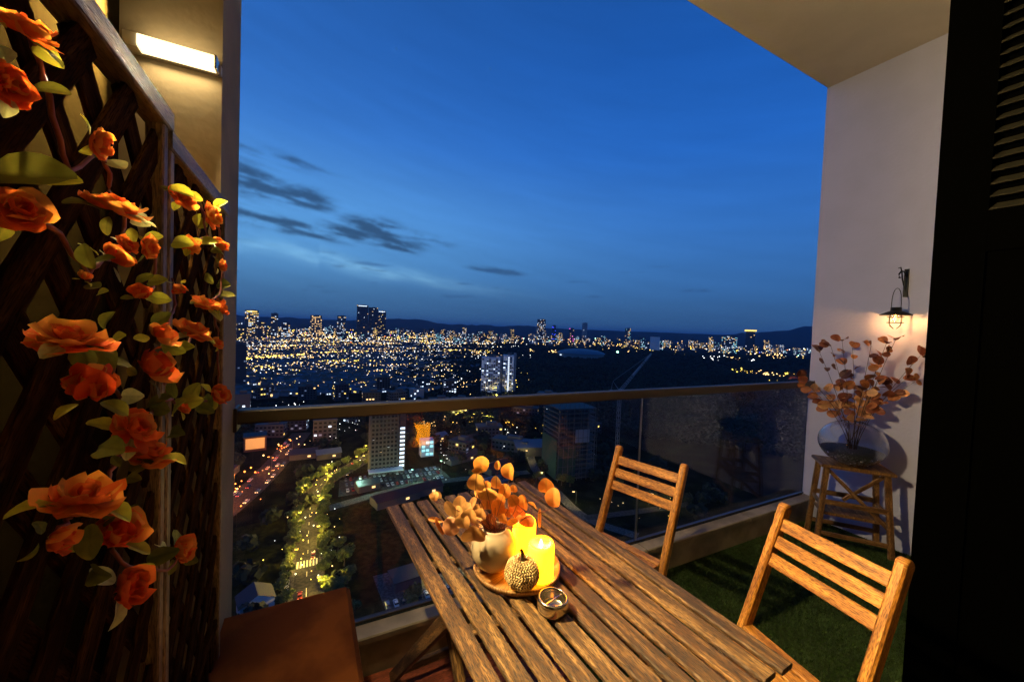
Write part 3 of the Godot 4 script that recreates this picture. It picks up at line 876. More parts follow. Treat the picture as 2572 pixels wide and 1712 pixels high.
func pumpkin() -> void:
	var t := thing("woven_pumpkin", "small woven straw pumpkin with a stalk on the tray", "pumpkin", V(0.617, 0.6315, 0.876))
	var shape := func(th: float, a: float) -> Vector3:
		var r := 0.055 * pow(sin(th), 0.80) * (1.0 + 0.04 * cos(a * 9.0) * sin(th))
		return V(r * cos(a), 0.050 - 0.049 * cos(th) * (1.0 - 0.16 * exp(-pow(r / 0.022, 2.0))), r * sin(a))
	var st := start(true)
	for i in 20:
		for k in 40:
			quad(st, shape.call(i * PI / 20, TAU * k / 40), shape.call((i + 1) * PI / 20, TAU * k / 40), shape.call((i + 1) * PI / 20, TAU * (k + 1) / 40), shape.call(i * PI / 20, TAU * (k + 1) / 40))
	st.index()
	put("body", done(st), M.straw_dark, t)
	# the straw plait: short fat stitches, leaning left and right in turn
	var bead := SphereMesh.new()
	bead.radius = 0.5; bead.height = 1.0; bead.radial_segments = 8; bead.rings = 4
	st = SurfaceTool.new()
	for i in range(1, 18):
		var th := i * PI / 18.5
		var n := int(maxf(8.0, 40.0 * pow(sin(th), 0.8)))
		for k in n:
			var a := TAU * (k + 0.5 * (i % 2)) / n
			var p: Vector3 = shape.call(th, a)
			var down: Vector3 = (shape.call(th + 0.03, a) - p).normalized()
			var round_: Vector3 = V(-sin(a), 0, cos(a))
			var out := down.cross(round_).normalized()
			var lean := 0.65 if i % 2 else -0.65
			var y := (down * cos(lean) + round_ * sin(lean)).normalized()
			st.append_from(bead, 0, Transform3D(Basis(y.cross(out) * 0.0058, y * 0.0125, out * 0.0056) , p))
	put("stitches", st.commit(), M.straw, t).set_meta("kind", "stuff")
	put("stalk", tube([V(0, 0.088, 0), V(0.001, 0.105, 0), V(-0.003, 0.120, 0.002), V(-0.008, 0.128, 0.002)], 0.0075, 0.0055, 9), M.stalk, t)

func ashtray() -> void:
	var t := thing("steel_ashtray", "round brushed steel ashtray on the table planks", "ashtray", V(0.664, 0.6225, 0.993))
	put("bowl", lathe([Vector2(0, 0), Vector2(0.043, 0), Vector2(0.047, 0.003), Vector2(0.0485, 0.012), Vector2(0.0485, 0.028), Vector2(0.047, 0.037), Vector2(0.043, 0.041), Vector2(0.040, 0.0395), Vector2(0.039, 0.032), Vector2(0.038, 0.010), Vector2(0.034, 0.006), Vector2(0, 0.005)], 56), M.steel, t)
	bar("rest", t, V(-0.037, 0.030, 0.010), V(0.037, 0.030, -0.010), 0.006, 0.003, M.steel, Vector3.UP, 0.001)

func leaf_on(o: Node3D, p: Vector3, rx: float, ry: float, up: Vector3, n: Vector3, tone: int) -> void:
	var b := frame_of(up, n)
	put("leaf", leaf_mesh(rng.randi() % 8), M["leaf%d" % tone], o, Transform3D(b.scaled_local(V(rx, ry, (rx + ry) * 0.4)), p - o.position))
	var foot := p - up.normalized() * ry - o.position
	if p.y > 0.80:
		var mouth := V(rr(-0.018, 0.018), 0.13, rr(-0.018, 0.018))
		if foot.y > 0.15:
			put("twig", tube(curve(mouth, foot, (foot - mouth).cross(V(rr(-1, 1), 0, rr(-1, 1))) * 0.12), 0.0014, 0.0009, 5), M.vine_stem, o)

func table_vase() -> void:
	var tv := thing("round_vase", "cream ceramic ball vase of orange eucalyptus on the tray", "vase", V(0.572, 0.6315, 0.745))
	var pr := []
	for i in 15:
		var a := deg_to_rad(-68.0 + i * 8.9)
		pr.append(Vector2(0.080 * cos(a), 0.075 + 0.080 * sin(a)))
	pr.insert(0, Vector2(0.0, 0.001))
	pr.append(Vector2(0.042, 0.1475))
	pr.append(Vector2(0.039, 0.144))
	pr.append(Vector2(0.050, 0.120))
	pr.append(Vector2(0.060, 0.090))
	pr.append(Vector2(0.0, 0.06))
	put("body", lathe(pr, 48), M.ceramic, tv)
	leaf_on(tv, V(0.513, 1.010, 0.745), 0.0280, 0.0280, V(0.093, 0.960, -0.265), V(-0.429, 0.660, 0.617), 1)
	leaf_on(tv, V(0.500, 0.988, 0.739), 0.0168, 0.0104, V(-0.061, 0.997, 0.036), V(-0.467, 0.398, 0.789), 1)
	leaf_on(tv, V(0.572, 1.001, 0.752), 0.0114, 0.0170, V(0.018, 0.993, -0.120), V(-0.387, 0.660, 0.644), 1)
	leaf_on(tv, V(0.618, 0.972, 0.754), 0.0292, 0.0315, V(-0.052, 0.998, 0.019), V(-0.875, 0.219, 0.433), 1)
	leaf_on(tv, V(0.511, 0.935, 0.715), 0.0324, 0.0312, V(-0.039, 0.999, -0.008), V(-0.424, 0.599, 0.679), 2)
	leaf_on(tv, V(0.562, 0.907, 0.691), 0.0177, 0.0177, V(0.007, 0.995, -0.098), V(-0.492, 0.557, 0.669), 1)
	leaf_on(tv, V(0.597, 0.912, 0.694), 0.0207, 0.0286, V(-0.158, 0.961, 0.229), V(-0.512, 0.324, 0.796), 2)
	leaf_on(tv, V(0.548, 0.891, 0.729), 0.0382, 0.0222, V(0.000, 0.996, -0.085), V(-0.511, 0.455, 0.729), 2)
	leaf_on(tv, V(0.616, 0.893, 0.729), 0.0227, 0.0282, V(-0.038, 0.999, -0.010), V(-0.419, 0.335, 0.844), 1)
	leaf_on(tv, V(0.649, 0.899, 0.733), 0.0158, 0.0150, V(-0.086, 0.993, 0.085), V(-0.425, 0.559, 0.712), 1)
	leaf_on(tv, V(0.739, 0.922, 0.813), 0.0301, 0.0328, V(-0.164, 0.956, 0.242), V(-0.546, 0.309, 0.778), 1)
	leaf_on(tv, V(0.731, 0.911, 0.875), 0.0281, 0.0325, V(0.066, 0.975, -0.213), V(-0.649, 0.623, 0.436), 4)
	leaf_on(tv, V(0.667, 0.862, 0.778), 0.0232, 0.0309, V(-0.145, 0.968, 0.204), V(-0.688, 0.615, 0.385), 1)
	leaf_on(tv, V(0.662, 0.818, 0.749), 0.0204, 0.0452, V(-0.576, 0.590, -0.566), V(-0.664, 0.443, 0.602), 4)
	leaf_on(tv, V(0.584, 0.847, 0.749), 0.0268, 0.0402, V(-0.178, 0.946, 0.270), V(-0.592, 0.265, 0.761), 1)
	leaf_on(tv, V(0.623, 0.820, 0.744), 0.0163, 0.0163, V(-0.059, 0.998, 0.032), V(-0.598, 0.607, 0.523), 1)
	leaf_on(tv, V(0.674, 0.807, 0.805), 0.0304, 0.0209, V(0.107, 0.951, -0.290), V(-0.667, 0.618, 0.415), 4)
	leaf_on(tv, V(0.554, 0.852, 0.713), 0.0225, 0.0291, V(-0.135, 0.974, 0.184), V(-0.352, 0.609, 0.711), 2)
	leaf_on(tv, V(0.524, 0.829, 0.735), 0.0284, 0.0189, V(-0.082, 0.994, 0.077), V(-0.630, 0.648, 0.427), 0)
	leaf_on(tv, V(0.505, 0.857, 0.701), 0.0162, 0.0238, V(0.239, 0.838, 0.491), V(-0.642, 0.633, 0.432), 0)
	leaf_on(tv, V(0.467, 0.851, 0.777), 0.0296, 0.0259, V(-0.083, 0.993, 0.080), V(-0.719, 0.327, 0.614), 0)
	leaf_on(tv, V(0.447, 0.833, 0.766), 0.0274, 0.0245, V(0.007, 0.995, -0.098), V(-0.607, 0.343, 0.716), 0)
	leaf_on(tv, V(0.479, 0.831, 0.645), 0.0277, 0.0324, V(0.084, 0.965, -0.247), V(-0.514, 0.381, 0.769), 0)
	leaf_on(tv, V(0.420, 0.857, 0.706), 0.0186, 0.0279, V(-0.439, 0.843, -0.311), V(-0.622, 0.458, 0.635), 0)
	leaf_on(tv, V(0.380, 0.883, 0.653), 0.0190, 0.0160, V(0.101, 0.955, -0.279), V(-0.591, 0.668, 0.453), 0)
	leaf_on(tv, V(0.405, 0.871, 0.616), 0.0165, 0.0157, V(-0.098, 0.989, 0.108), V(-0.743, 0.402, 0.536), 0)
	leaf_on(tv, V(0.434, 0.775, 0.677), 0.0306, 0.0313, V(0.124, 0.938, -0.324), V(-0.349, 0.680, 0.645), 3)
	leaf_on(tv, V(0.478, 0.791, 0.787), 0.0414, 0.0317, V(-0.148, 0.966, 0.210), V(-0.422, 0.375, 0.825), 0)
	leaf_on(tv, V(0.565, 0.787, 0.725), 0.0278, 0.0290, V(-0.041, 0.999, -0.003), V(-0.519, 0.688, 0.507), 4)
	leaf_on(tv, V(0.682, 0.872, 0.823), 0.0207, 0.0083, V(-0.196, 0.931, 0.307), V(-0.749, 0.529, 0.399), 1)
	leaf_on(tv, V(0.707, 0.820, 0.828), 0.0068, 0.0398, V(-0.128, 0.977, 0.170), V(-0.517, 0.661, 0.544), 1)
	leaf_on(tv, V(0.528, 0.826, 0.694), 0.0214, 0.0234, V(-0.185, 0.941, 0.284), V(-0.655, 0.552, 0.516), 0)
	leaf_on(tv, V(0.471, 0.856, 0.731), 0.0223, 0.0205, V(0.450, 0.779, 0.437), V(-0.761, 0.362, 0.539), 0)
	leaf_on(tv, V(0.576, 0.850, 0.721), 0.0233, 0.0272, V(0.214, 0.946, 0.245), V(-0.316, 0.701, 0.639), 1)
	leaf_on(tv, V(0.594, 0.868, 0.738), 0.0193, 0.0232, V(-0.007, 0.997, -0.071), V(-0.496, 0.442, 0.747), 1)
	leaf_on(tv, V(0.531, 0.893, 0.706), 0.0232, 0.0193, V(0.127, 0.936, -0.329), V(-0.750, 0.494, 0.440), 2)
	leaf_on(tv, V(0.623, 0.883, 0.785), 0.0208, 0.0227, V(-0.522, 0.842, -0.137), V(-0.603, 0.667, 0.438), 1)
	leaf_on(tv, V(0.452, 0.828, 0.692), 0.0228, 0.0228, V(0.080, 0.968, -0.239), V(-0.699, 0.629, 0.340), 0)
	leaf_on(tv, V(0.579, 0.829, 0.797), 0.0166, 0.0222, V(-0.182, 0.943, 0.279), V(-0.614, 0.441, 0.655), 1)
	leaf_on(tv, V(0.537, 0.766, 0.677), 0.0257, 0.0217, V(0.488, 0.871, 0.059), V(-0.659, 0.640, 0.395), 0)
	leaf_on(tv, V(0.613, 0.819, 0.804), 0.0224, 0.0149, V(-0.687, 0.722, -0.080), V(-0.815, 0.346, 0.466), 1)
	leaf_on(tv, V(0.392, 0.783, 0.626), 0.0086, 0.0311, V(0.653, 0.047, 0.756), V(-0.707, 0.586, 0.396), 4)
	leaf_on(tv, V(0.394, 0.781, 0.671), 0.0068, 0.0360, V(-0.433, 0.888, -0.153), V(-0.408, 0.436, 0.802), 4)

# ---------------------------------------------------------------- seats
func chair(label: String, p: Vector3, turn: float) -> void:
	var t := thing("folding_chair", label, "chair", p, turn, "folding wooden chairs round the table")
	var m: Material = M.chair_wood
	var dir := V(0.19, 0.48, 0).normalized()
	var seat := V(0.0, 0.49, 0)
	var nrm := V(-dir.y, dir.x, 0)
	for s in [-1.0, 1.0]:
		var z := V(0, 0, 0.2 * s)
		bar("back_post", t, seat - dir * 0.525 + z, seat + dir * 0.500 + z, 0.034, 0.050, m, nrm, 0.007)
		# rounded top of the post
		put("post_tip", lathe([Vector2(0.0, -0.0165), Vector2(0.021, -0.0165), Vector2(0.025, -0.012), Vector2(0.025, 0.012), Vector2(0.021, 0.0165), Vector2(0.0, 0.0165)], 18), m, t, Transform3D(Basis(nrm, V(0, 0, 1), nrm.cross(V(0, 0, 1))), seat + dir * 0.497 + z))
		bar("rear_leg", t, V(-0.33, 0.468, 0.172 * s), V(0.12, 0.0, 0.172 * s), 0.022, 0.040, m, Vector3.UP, 0.005)
		bar("seat_rail", t, V(-0.37, 0.465, 0.146 * s), V(0.02, 0.465, 0.146 * s), 0.022, 0.034, m)
	for k in 3:
		var c := seat + dir * (0.435 - k * 0.074) + nrm * 0.004
		bar("back_slat", t, c + V(0, 0, -0.189), c + V(0, 0, 0.189), 0.014, 0.052, m, dir, 0.004)
	for k in 7:
		var x := -0.365 + k * 0.060
		bar("seat_slat", t, V(x, 0.489, -0.184), V(x, 0.489, 0.184), 0.050, 0.014, m, Vector3.UP, 0.003)
	bar("stretcher", t, seat - dir * 0.40 + V(0, 0, -0.188), seat - dir * 0.40 + V(0, 0, 0.188), 0.02, 0.035, m, dir)
	bar("stretcher", t, V(0.07, 0.055, -0.16), V(0.07, 0.055, 0.16), 0.02, 0.035, m)

func ottoman() -> void:
	var t := thing("padded_bench", "brown leather padded bench below the trellis", "bench", V(-0.075, -0.19, 0.60), 0.02)
	put("cushion", beam(0.475, 0.11, 0.92, 0.018), M.leather, t, at(V(0, 0.435, 0)))
	put("base", box(V(0.445, 0.34, 0.88)), M.leather, t, at(V(0, 0.21, 0)))
	for x in [-0.20, 0.20]:
		for z in [-0.40, 0.40]:
			block("foot", t, V(x, 0.02, z), V(0.04, 0.04, 0.04), M.door)

func stool() -> void:
	var t := thing("step_stool", "tall brown wooden stool with crossed braces by the white wall", "stool", V(3.955, -0.19, 0.452), -atan2(0.37, 0.29))
	var m: Material = M.stool_wood
	# local x runs along the near long side, -z... +z across
	put("top", beam(0.47, 0.026, 0.28, 0.006), m, t, at(V(0, 0.655, 0)))
	for sx in [-1.0, 1.0]:
		for sz in [-1.0, 1.0]:
			bar("leg", t, V(0.19 * sx, 0.642, 0.105 * sz), V(0.235 * sx, 0.0, 0.135 * sz), 0.026, 0.040, m, V(1, 0, 0))
		bar("side_rail", t, V(0.212 * sx, 0.33, -0.11), V(0.212 * sx, 0.33, 0.11), 0.020, 0.034, m)
	for sz in [-1.0, 1.0]:
		bar("rail", t, V(-0.20, 0.36, 0.122 * sz), V(0.20, 0.36, 0.122 * sz), 0.018, 0.040, m)
		bar("low_rail", t, V(-0.215, 0.10, 0.130 * sz), V(0.215, 0.10, 0.130 * sz), 0.018, 0.034, m)
	bar("brace", t, V(-0.185, 0.628, 0.092), V(0.215, 0.22, 0.108), 0.014, 0.028, m)
	bar("brace", t, V(0.185, 0.622, 0.075), V(-0.07, 0.385, 0.092), 0.014, 0.028, m)
	put("lower_step", beam(0.42, 0.022, 0.20, 0.005), m, t, at(V(0, 0.255, 0)))

# ---------------------------------------------------------------- by the white wall
func dried_leaf(o: Node3D, p: Vector3, dir: Vector3, l: float) -> void:
	var n := V(rr(-1, 0.2), rr(-0.2, 0.9), rr(0.0, 1.0)).normalized()
	if absf(n.dot(dir.normalized())) > 0.9: n = V(-0.7, 0.5, 0.5)
	put("leaf", leaf_mesh(rng.randi() % 8), M["dry_leaf%d" % ([0, 0, 1, 3, 3, 1][rng.randi() % 6] if p.y > 0.62 else [1, 2, 2, 1, 0, 2][rng.randi() % 6])], o, Transform3D(frame_of(dir, n).scaled_local(V(l * 0.42, l * 0.5, l * 0.3)), p))

func branch(o: Node3D, tip: Vector3) -> void:
	var b := tip - o.position
	var a := V(rr(-0.03, 0.03), 0.085, rr(-0.03, 0.03))
	var neck := V(b.x * 0.11 + rr(-0.02, 0.02), 0.37, b.z * 0.11 + rr(-0.02, 0.02))
	var pts := []
	for i in 13:
		var t := i / 12.0
		pts.append(a.lerp(neck, t).lerp(neck.lerp(b, t), t) + V(0, 0.05 * t * (1 - t), 0))
	put("twig", tube(pts, 0.0032, 0.0014, 5), M.stalk, o)
	for i in range(6, 13):
		var d: Vector3 = (pts[i] - pts[i - 1]).normalized()
		for s in (2 if i < 12 else 3):
			if rng.randf() < 0.36: continue
			var side := d.cross(V(rr(-1, 1), rr(-1, 1), rr(-1, 1))).normalized()
			var dir := (d * rr(0.2, 0.8) + side).normalized()
			var l := rr(0.045, 0.092)
			var q: Vector3 = pts[i] + dir * (l * 0.5 + 0.008)
			if (q + o.position).x < 4.22: dried_leaf(o, q, dir, l)

func bowl_vase() -> void:
	var bv := thing("glass_bowl", "round clear glass bowl of dried rust coloured eucalyptus on the stool", "vase", V(3.93, 0.480, 0.455))
	var pr := []
	for i in 25:
		var a := deg_to_rad(69.0 - i * 6.04)
		pr.append(Vector2(0.222 * cos(a), 0.178 + 0.183 * sin(a)))
	pr.append(Vector2(0, 0.0))
	pr.append(Vector2(0, 0.006))
	for i in 25:
		var a := deg_to_rad(-76.0 + i * 6.04)
		pr.append(Vector2(0.222 * cos(a) - 0.0045, 0.178 + 0.180 * sin(a)))
	pr.append(pr[0])
	put("glass", lathe(pr, 64), M.solid_glass, bv)
	# grey glass pebbles fill the bottom
	var bed := [Vector2(0, 0.006)]
	for i in 10:
		var a := deg_to_rad(-74.0 + i * 6.1)
		bed.append(Vector2(0.222 * cos(a) - 0.010, 0.178 + 0.178 * sin(a) + 0.003))
	bed.append(Vector2(0, bed[-1].y + 0.004))
	put("pebble_bed", lathe(bed, 48), M.pebble_bed, bv)
	var mm := MultiMesh.new()
	mm.transform_format = MultiMesh.TRANSFORM_3D
	mm.use_colors = true
	var sp := SphereMesh.new()
	sp.radius = 0.008; sp.height = 0.011; sp.radial_segments = 8; sp.rings = 4
	mm.mesh = sp
	mm.instance_count = 1500
	for i in 1500:
		var y := 0.105 + rr(0.0, 0.012) if rng.randf() < 0.55 else rr(0.015, 0.105)
		var most := 0.222 * sqrt(maxf(0.0, 1.0 - pow((y - 0.178) / 0.183, 2))) - 0.018
		var a := rr(0, TAU); var r: float = most * (sqrt(rng.randf()) if y > 0.105 else 1.0)
		mm.set_instance_transform(i, Transform3D(Basis(V(rr(-1, 1), rr(-1, 1), rr(-1, 1)).normalized(), rr(0, TAU)).scaled(Vector3.ONE * rr(0.7, 1.4)), V(r * cos(a), y, r * sin(a))))
		var g := rr(0.5, 1.6) if rng.randf() < 0.93 else 5.0
		mm.set_instance_color(i, Color(g, g, g * 1.05))
	var o := MultiMeshInstance3D.new()
	o.name = "glass_pebbles"
	o.multimesh = mm
	o.material_override = M.pebbles
	o.set_meta("kind", "stuff")
	bv.add_child(o)
	branch(bv, V(3.720, 1.159, 0.147))
	branch(bv, V(3.755, 1.151, 0.203))
	branch(bv, V(3.791, 1.393, 0.247))
	branch(bv, V(3.833, 1.445, 0.309))
	branch(bv, V(3.874, 1.492, 0.367))
	branch(bv, V(3.912, 1.435, 0.425))
	branch(bv, V(3.979, 1.459, 0.518))
	branch(bv, V(4.034, 1.481, 0.591))
	branch(bv, V(4.069, 1.518, 0.634))
	branch(bv, V(4.157, 1.397, 0.752))
	branch(bv, V(4.136, 1.193, 0.737))
	branch(bv, V(4.113, 1.223, 0.706))
	branch(bv, V(4.003, 1.166, 0.565))
	branch(bv, V(3.956, 1.070, 0.506))
	branch(bv, V(3.814, 1.060, 0.301))

func lantern() -> void:
	# bracket on the wall, lantern hanging from its hook
	var w := thing("wall_hook", "black iron hook plate above the hanging lantern", "hook", V(4.237, 1.975, 0.62))
	block("plate", w, V(-0.006, 0, 0), V(0.012, 0.225, 0.028), M.black_metal, 0.002)
	put("arm", tube([V(-0.01, 0.05, 0), V(-0.05, 0.085, 0), V(-0.10, 0.088, -0.002), V(-0.135, 0.06, -0.004), V(-0.13, 0.03, -0.004), V(-0.11, 0.035, -0.003)], 0.006, 0.005, 8), M.black_metal, w)
	put("curl", tube([V(-0.012, -0.05, 0), V(-0.05, -0.02, 0), V(-0.085, 0.03, 0), V(-0.10, 0.08, 0), V(-0.12, 0.115, -0.002), V(-0.15, 0.105, -0.004)], 0.005, 0.004, 8), M.black_metal, w)
	var t := thing("hanging_lantern", "small black cage lantern with a glowing bulb on the white wall", "lantern", V(4.115, 1.70, 0.608))
	put("shade", lathe([Vector2(0.0, 0.072), Vector2(0.032, 0.072), Vector2(0.034, 0.045), Vector2(0.045, 0.040), Vector2(0.096, 0.014), Vector2(0.097, 0.010), Vector2(0.044, 0.032), Vector2(0.0, 0.036)], 36), M.black_metal, t)
	var loop := []
	for i in 15:
		var a := PI * i / 14.0
		loop.append(V(0, 0.07 + 0.155 * sin(a), 0.028 * cos(a) * (1.0 + 0.25 * sin(a))))
	put("bail", tube(loop, 0.0025, 0.0025, 6), M.black_metal, t)
	for k in 4:
		var a := TAU * k / 4 + 0.4
		var d := V(cos(a), 0, sin(a))
		put("cage_wire", tube([d * 0.040 + V(0, 0.03, 0), d * 0.048 + V(0, -0.01, 0), d * 0.048 + V(0, -0.05, 0), d * 0.040 + V(0, -0.075, 0), d * 0.012 + V(0, -0.098, 0)], 0.0022, 0.0022, 6), M.black_metal, t)
	for y in [-0.006, -0.05]:
		var tm := TorusMesh.new()
		tm.inner_radius = 0.0465; tm.outer_radius = 0.0515; tm.rings = 28; tm.ring_segments = 6
		put("cage_ring", tm, M.black_metal, t, at(V(0, y, 0)))
	put("bulb", lathe([Vector2(0.011, 0.034), Vector2(0.012, 0.018), Vector2(0.022, -0.006), Vector2(0.024, -0.022), Vector2(0.018, -0.038), Vector2(0, -0.046)], 24), M.bowl_glass, t)
	put("filament", lathe([Vector2(0, -0.034), Vector2(0.006, -0.026), Vector2(0.007, -0.008), Vector2(0.004, 0.012), Vector2(0, 0.014)], 10), M.filament, t)
	omni("lantern_light", V(0, -0.012, 0), Color(1.0, 0.70, 0.38), 0.24, 0.010, 4.0, t)

# ---------------------------------------------------------------- the city
# bearing in degrees from straight out of the balcony (to the right), distance from it
func rise(phi: float, d: float) -> float:
	if d < 430.0: return 0.0
	var p := V(d * sin(deg_to_rad(phi)), 0, -d * cos(deg_to_rad(phi)))
	var fade := smoothstep(430.0, 800.0, d)
	var h := 7.0 * fade * (1.0 + land.get_noise_2d(p.x / 400.0, p.z / 400.0))
	var wood := smoothstep(11.0, 26.0, phi)
	h += wood * 34.0 * exp(-pow((d - 1750.0) / 420.0, 2)) * (0.75 + 0.6 * land.get_noise_2d(p.x / 500.0 + 40.0, p.z / 500.0))
	h += smoothstep(17.0, 30.0, phi) * smoothstep(75.0, 55.0, phi) * 12.0 * exp(-pow((d - 930.0) / 180.0, 2)) * (0.8 + 0.7 * land.get_noise_2d(p.x / 300.0 + 11.0, p.z / 300.0))
	var m := 90.0 + 75.0 * land.get_noise_1d(phi * 0.11 + 3.0) + 30.0 * land.get_noise_1d(phi * 0.6)
	m += 165.0 * exp(-pow((phi - 10.5) / 8.0, 2)) + 120.0 * exp(-pow((phi - 29.0) / 9.0, 2)) + 300.0 * smoothstep(52.0, 68.0, phi) + 90.0 * smoothstep(3.0, -8.0, phi)
	h += maxf(m, 165.0) * exp(-pow((d - 9500.0) / 1500.0, 2))
	return h

func gp(phi: float, d: float, up := 0.0) -> Vector3:
	return V(d * sin(deg_to_rad(phi)), G + rise(phi, d) + up, EYE.z - d * cos(deg_to_rad(phi)))

func on(x: float, z: float, up := 0.0) -> Vector3:
	var d := Vector2(x, z - EYE.z).length()
	return V(x, G + rise(rad_to_deg(atan2(x, EYE.z - z)), d) + up, z)

func terrain() -> void:
	var st := start(true)
	var az := []
	var a := -180.0
	while a < 180.01:
		az.append(a)
		a += 0.7 if a > -16.0 and a < 74.0 else 6.0
	var rings := [1.0, 60.0, 150.0]
	var d := 300.0
	while d < 45000.0:
		rings.append(d)
		d *= 1.085
	var pts := []
	for r in rings:
		var row := []
		for q in az: row.append(gp(q, r))
		pts.append(row)
	for i in rings.size() - 1:
		for k in az.size() - 1:
			quad(st, pts[i][k], pts[i + 1][k], pts[i + 1][k + 1], pts[i][k + 1])
	st.index()
	structure("terrain", done(st), M.earth)

func ribbon(called: String, pts: Array, w: float, m: Material, up := 0.06) -> void:
	var st := start()
	for i in pts.size() - 1:
		var a: Vector2 = pts[i]; var b: Vector2 = pts[i + 1]
		var da := (pts[mini(i + 1, pts.size() - 1)] - pts[maxi(i - 1, 0)] as Vector2).normalized()
		var db := (pts[mini(i + 2, pts.size() - 1)] - pts[i] as Vector2).normalized()
		var na := Vector2(-da.y, da.x) * w / 2; var nb := Vector2(-db.y, db.x) * w / 2
		quad(st, V(a.x - na.x, G + up, a.y - na.y), V(b.x - nb.x, G + up, b.y - nb.y), V(b.x + nb.x, G + up, b.y + nb.y), V(a.x + na.x, G + up, a.y + na.y))
	structure(called, done(st), m)

func smooth_path(p: Array, n := 6) -> Array:
	var out := []
	for i in p.size() - 1:
		var p0: Vector2 = p[maxi(i - 1, 0)]; var p3: Vector2 = p[mini(i + 2, p.size() - 1)]
		for k in n: out.append((p[i] as Vector2).cubic_interpolate(p[i + 1], p0, p3, float(k) / n))
	out.append(p[-1])
	return out

func crown_mesh(variant: int, clumps := 420) -> ArrayMesh:
	var key := "crown %d %d" % [variant, clumps]
	if cache.has(key): return cache[key]
	var r := RandomNumberGenerator.new()
	r.seed = 40 + variant
	var st := start()
	var lobes := []
	for i in 9: lobes.append([V(r.randf_range(-0.55, 0.55), r.randf_range(-0.35, 0.5), r.randf_range(-0.55, 0.55)), r.randf_range(0.34, 0.55)])
	for i in clumps:
		var l: Array = lobes[i % 9]
		var n := V(r.randfn(), r.randfn(), r.randfn()).normalized()
		var p: Vector3 = l[0] + n * l[1] * (0.65 + 0.4 * r.randf())
		var nn := (n + V(r.randfn(), r.randfn(), r.randfn()) * 0.4).normalized()
		var x := nn.cross(V(r.randfn(), 1, r.randfn())).normalized() * r.randf_range(0.07, 0.15) * (1.0 if clumps > 200 else 2.0)
		var y := nn.cross(x.normalized()) * r.randf_range(0.07, 0.16) * (1.0 if clumps > 200 else 2.0)
		var t := r.randf_range(0.55, 1.35)
		st.set_color(Color(t, t, t * 0.9))
		quad(st, p - x - y, p + x - y * 0.6, p + x * 0.8 + y, p - x * 0.7 + y)
	cache[key] = done(st)
	return cache[key]

var tree_first := {}
func tree(p: Vector3, h: float, label: String, group: String) -> void:
	var v := rng.randi() % 4
	var t: Node3D
	if tree_first.has(v):
		t = tree_first[v].duplicate()
		t.name = "leafy_tree"
		add_child(t, true)
	else:
		t = thing("leafy_tree", label, "tree")
		put("crown", crown_mesh(v), M.crown, t, Transform3D(Basis.from_scale(V(0.46, 0.40, 0.46)), V(0, 0.64, 0)))
		var st := start(true)
		add_tube(st, [V(0, -0.02, 0), V(0.01, 0.2, 0), V(0, 0.45, 0.01)], 0.035, 0.02, 6)
		for k in 3:
			var a := k * 2.1
			add_tube(st, [V(0, 0.32, 0), V(0.1 * cos(a), 0.5, 0.1 * sin(a)), V(0.2 * cos(a), 0.7, 0.2 * sin(a))], 0.016, 0.006, 5)
		put("trunk", done(st), M.bark, t)
		tree_first[v] = t
	t.transform = Transform3D(Basis(Vector3.UP, rr(0, TAU)).scaled(V(h * rr(0.9, 1.15), h, h * rr(0.9, 1.15))), p)
	tag(t, label, "tree", group)

var lamp_first: Node3D
func street_lamp(p: Vector3, toward: Vector3, label: String, group: String, light: String, c: Color, energy: float, h := 9.0) -> void:
	var t := thing("street_lamp", label, "street lamp", p, atan2(-toward.z, toward.x), group)
	put("pole", tube([V(0, 0, 0), V(0, h * 0.6, 0), V(0, h, 0), V(0.7, h + 0.35, 0), V(1.9, h + 0.45, 0)], 0.13, 0.07, 6), M.pole, t)
	put("lamp_head", beam(1.1, 0.18, 0.5, 0.04), M.pole, t, at(V(2.2, h + 0.45, 0)))
	put("lamp_glass", box(V(1.3, 0.35, 0.9)), M[light], t, at(V(2.2, h + 0.17, 0)))
	omni("lamp_light", V(2.2, h - 0.35, 0), c, energy, 0.3, 60.0, t)

var car_first := {}
func car(p: Vector3, turn: float, paint: String, label: String, group: String, lit := false) -> void:
	var key := paint + str(lit)
	var t: Node3D
	if car_first.has(key):
		t = car_first[key].duplicate()
		t.name = "parked_car" if not lit else "driving_car"
		add_child(t, true)
	else:
		t = thing("parked_car" if not lit else "driving_car", label, "car")
		put("body", beam(1.8, 0.75, 4.4, 0.22), M[paint], t, at(V(0, 0.62, 0)))
		put("cabin", beam(1.55, 0.62, 2.3, 0.26), M.window_glass, t, at(V(0, 1.2, 0.2)))
		put("roof_panel", beam(1.3, 0.08, 1.5, 0.03), M[paint], t, at(V(0, 1.52, 0.2)))
		for x in [-0.85, 0.85]:
			for z in [-1.35, 1.35]:
				put("wheel", lathe([Vector2(0, -0.1), Vector2(0.33, -0.1), Vector2(0.33, 0.1), Vector2(0, 0.1)], 10), M.car_dark, t, Transform3D(Basis(V(0, 1, 0), V(1, 0, 0), V(0, 0, -1)), V(x, 0.33, z)))
		if lit:
			for x in [-0.6, 0.6]:
				put("headlight", box(V(0.5, 0.34, 0.16)), M.light_warm, t, at(V(x, 0.68, -2.24)))
				put("tail_light", box(V(0.5, 0.34, 0.16)), M.light_red, t, at(V(x, 0.75, 2.24)))
		car_first[key] = t
	t.position = p
	t.rotation.y = turn
	tag(t, label, "car", group)

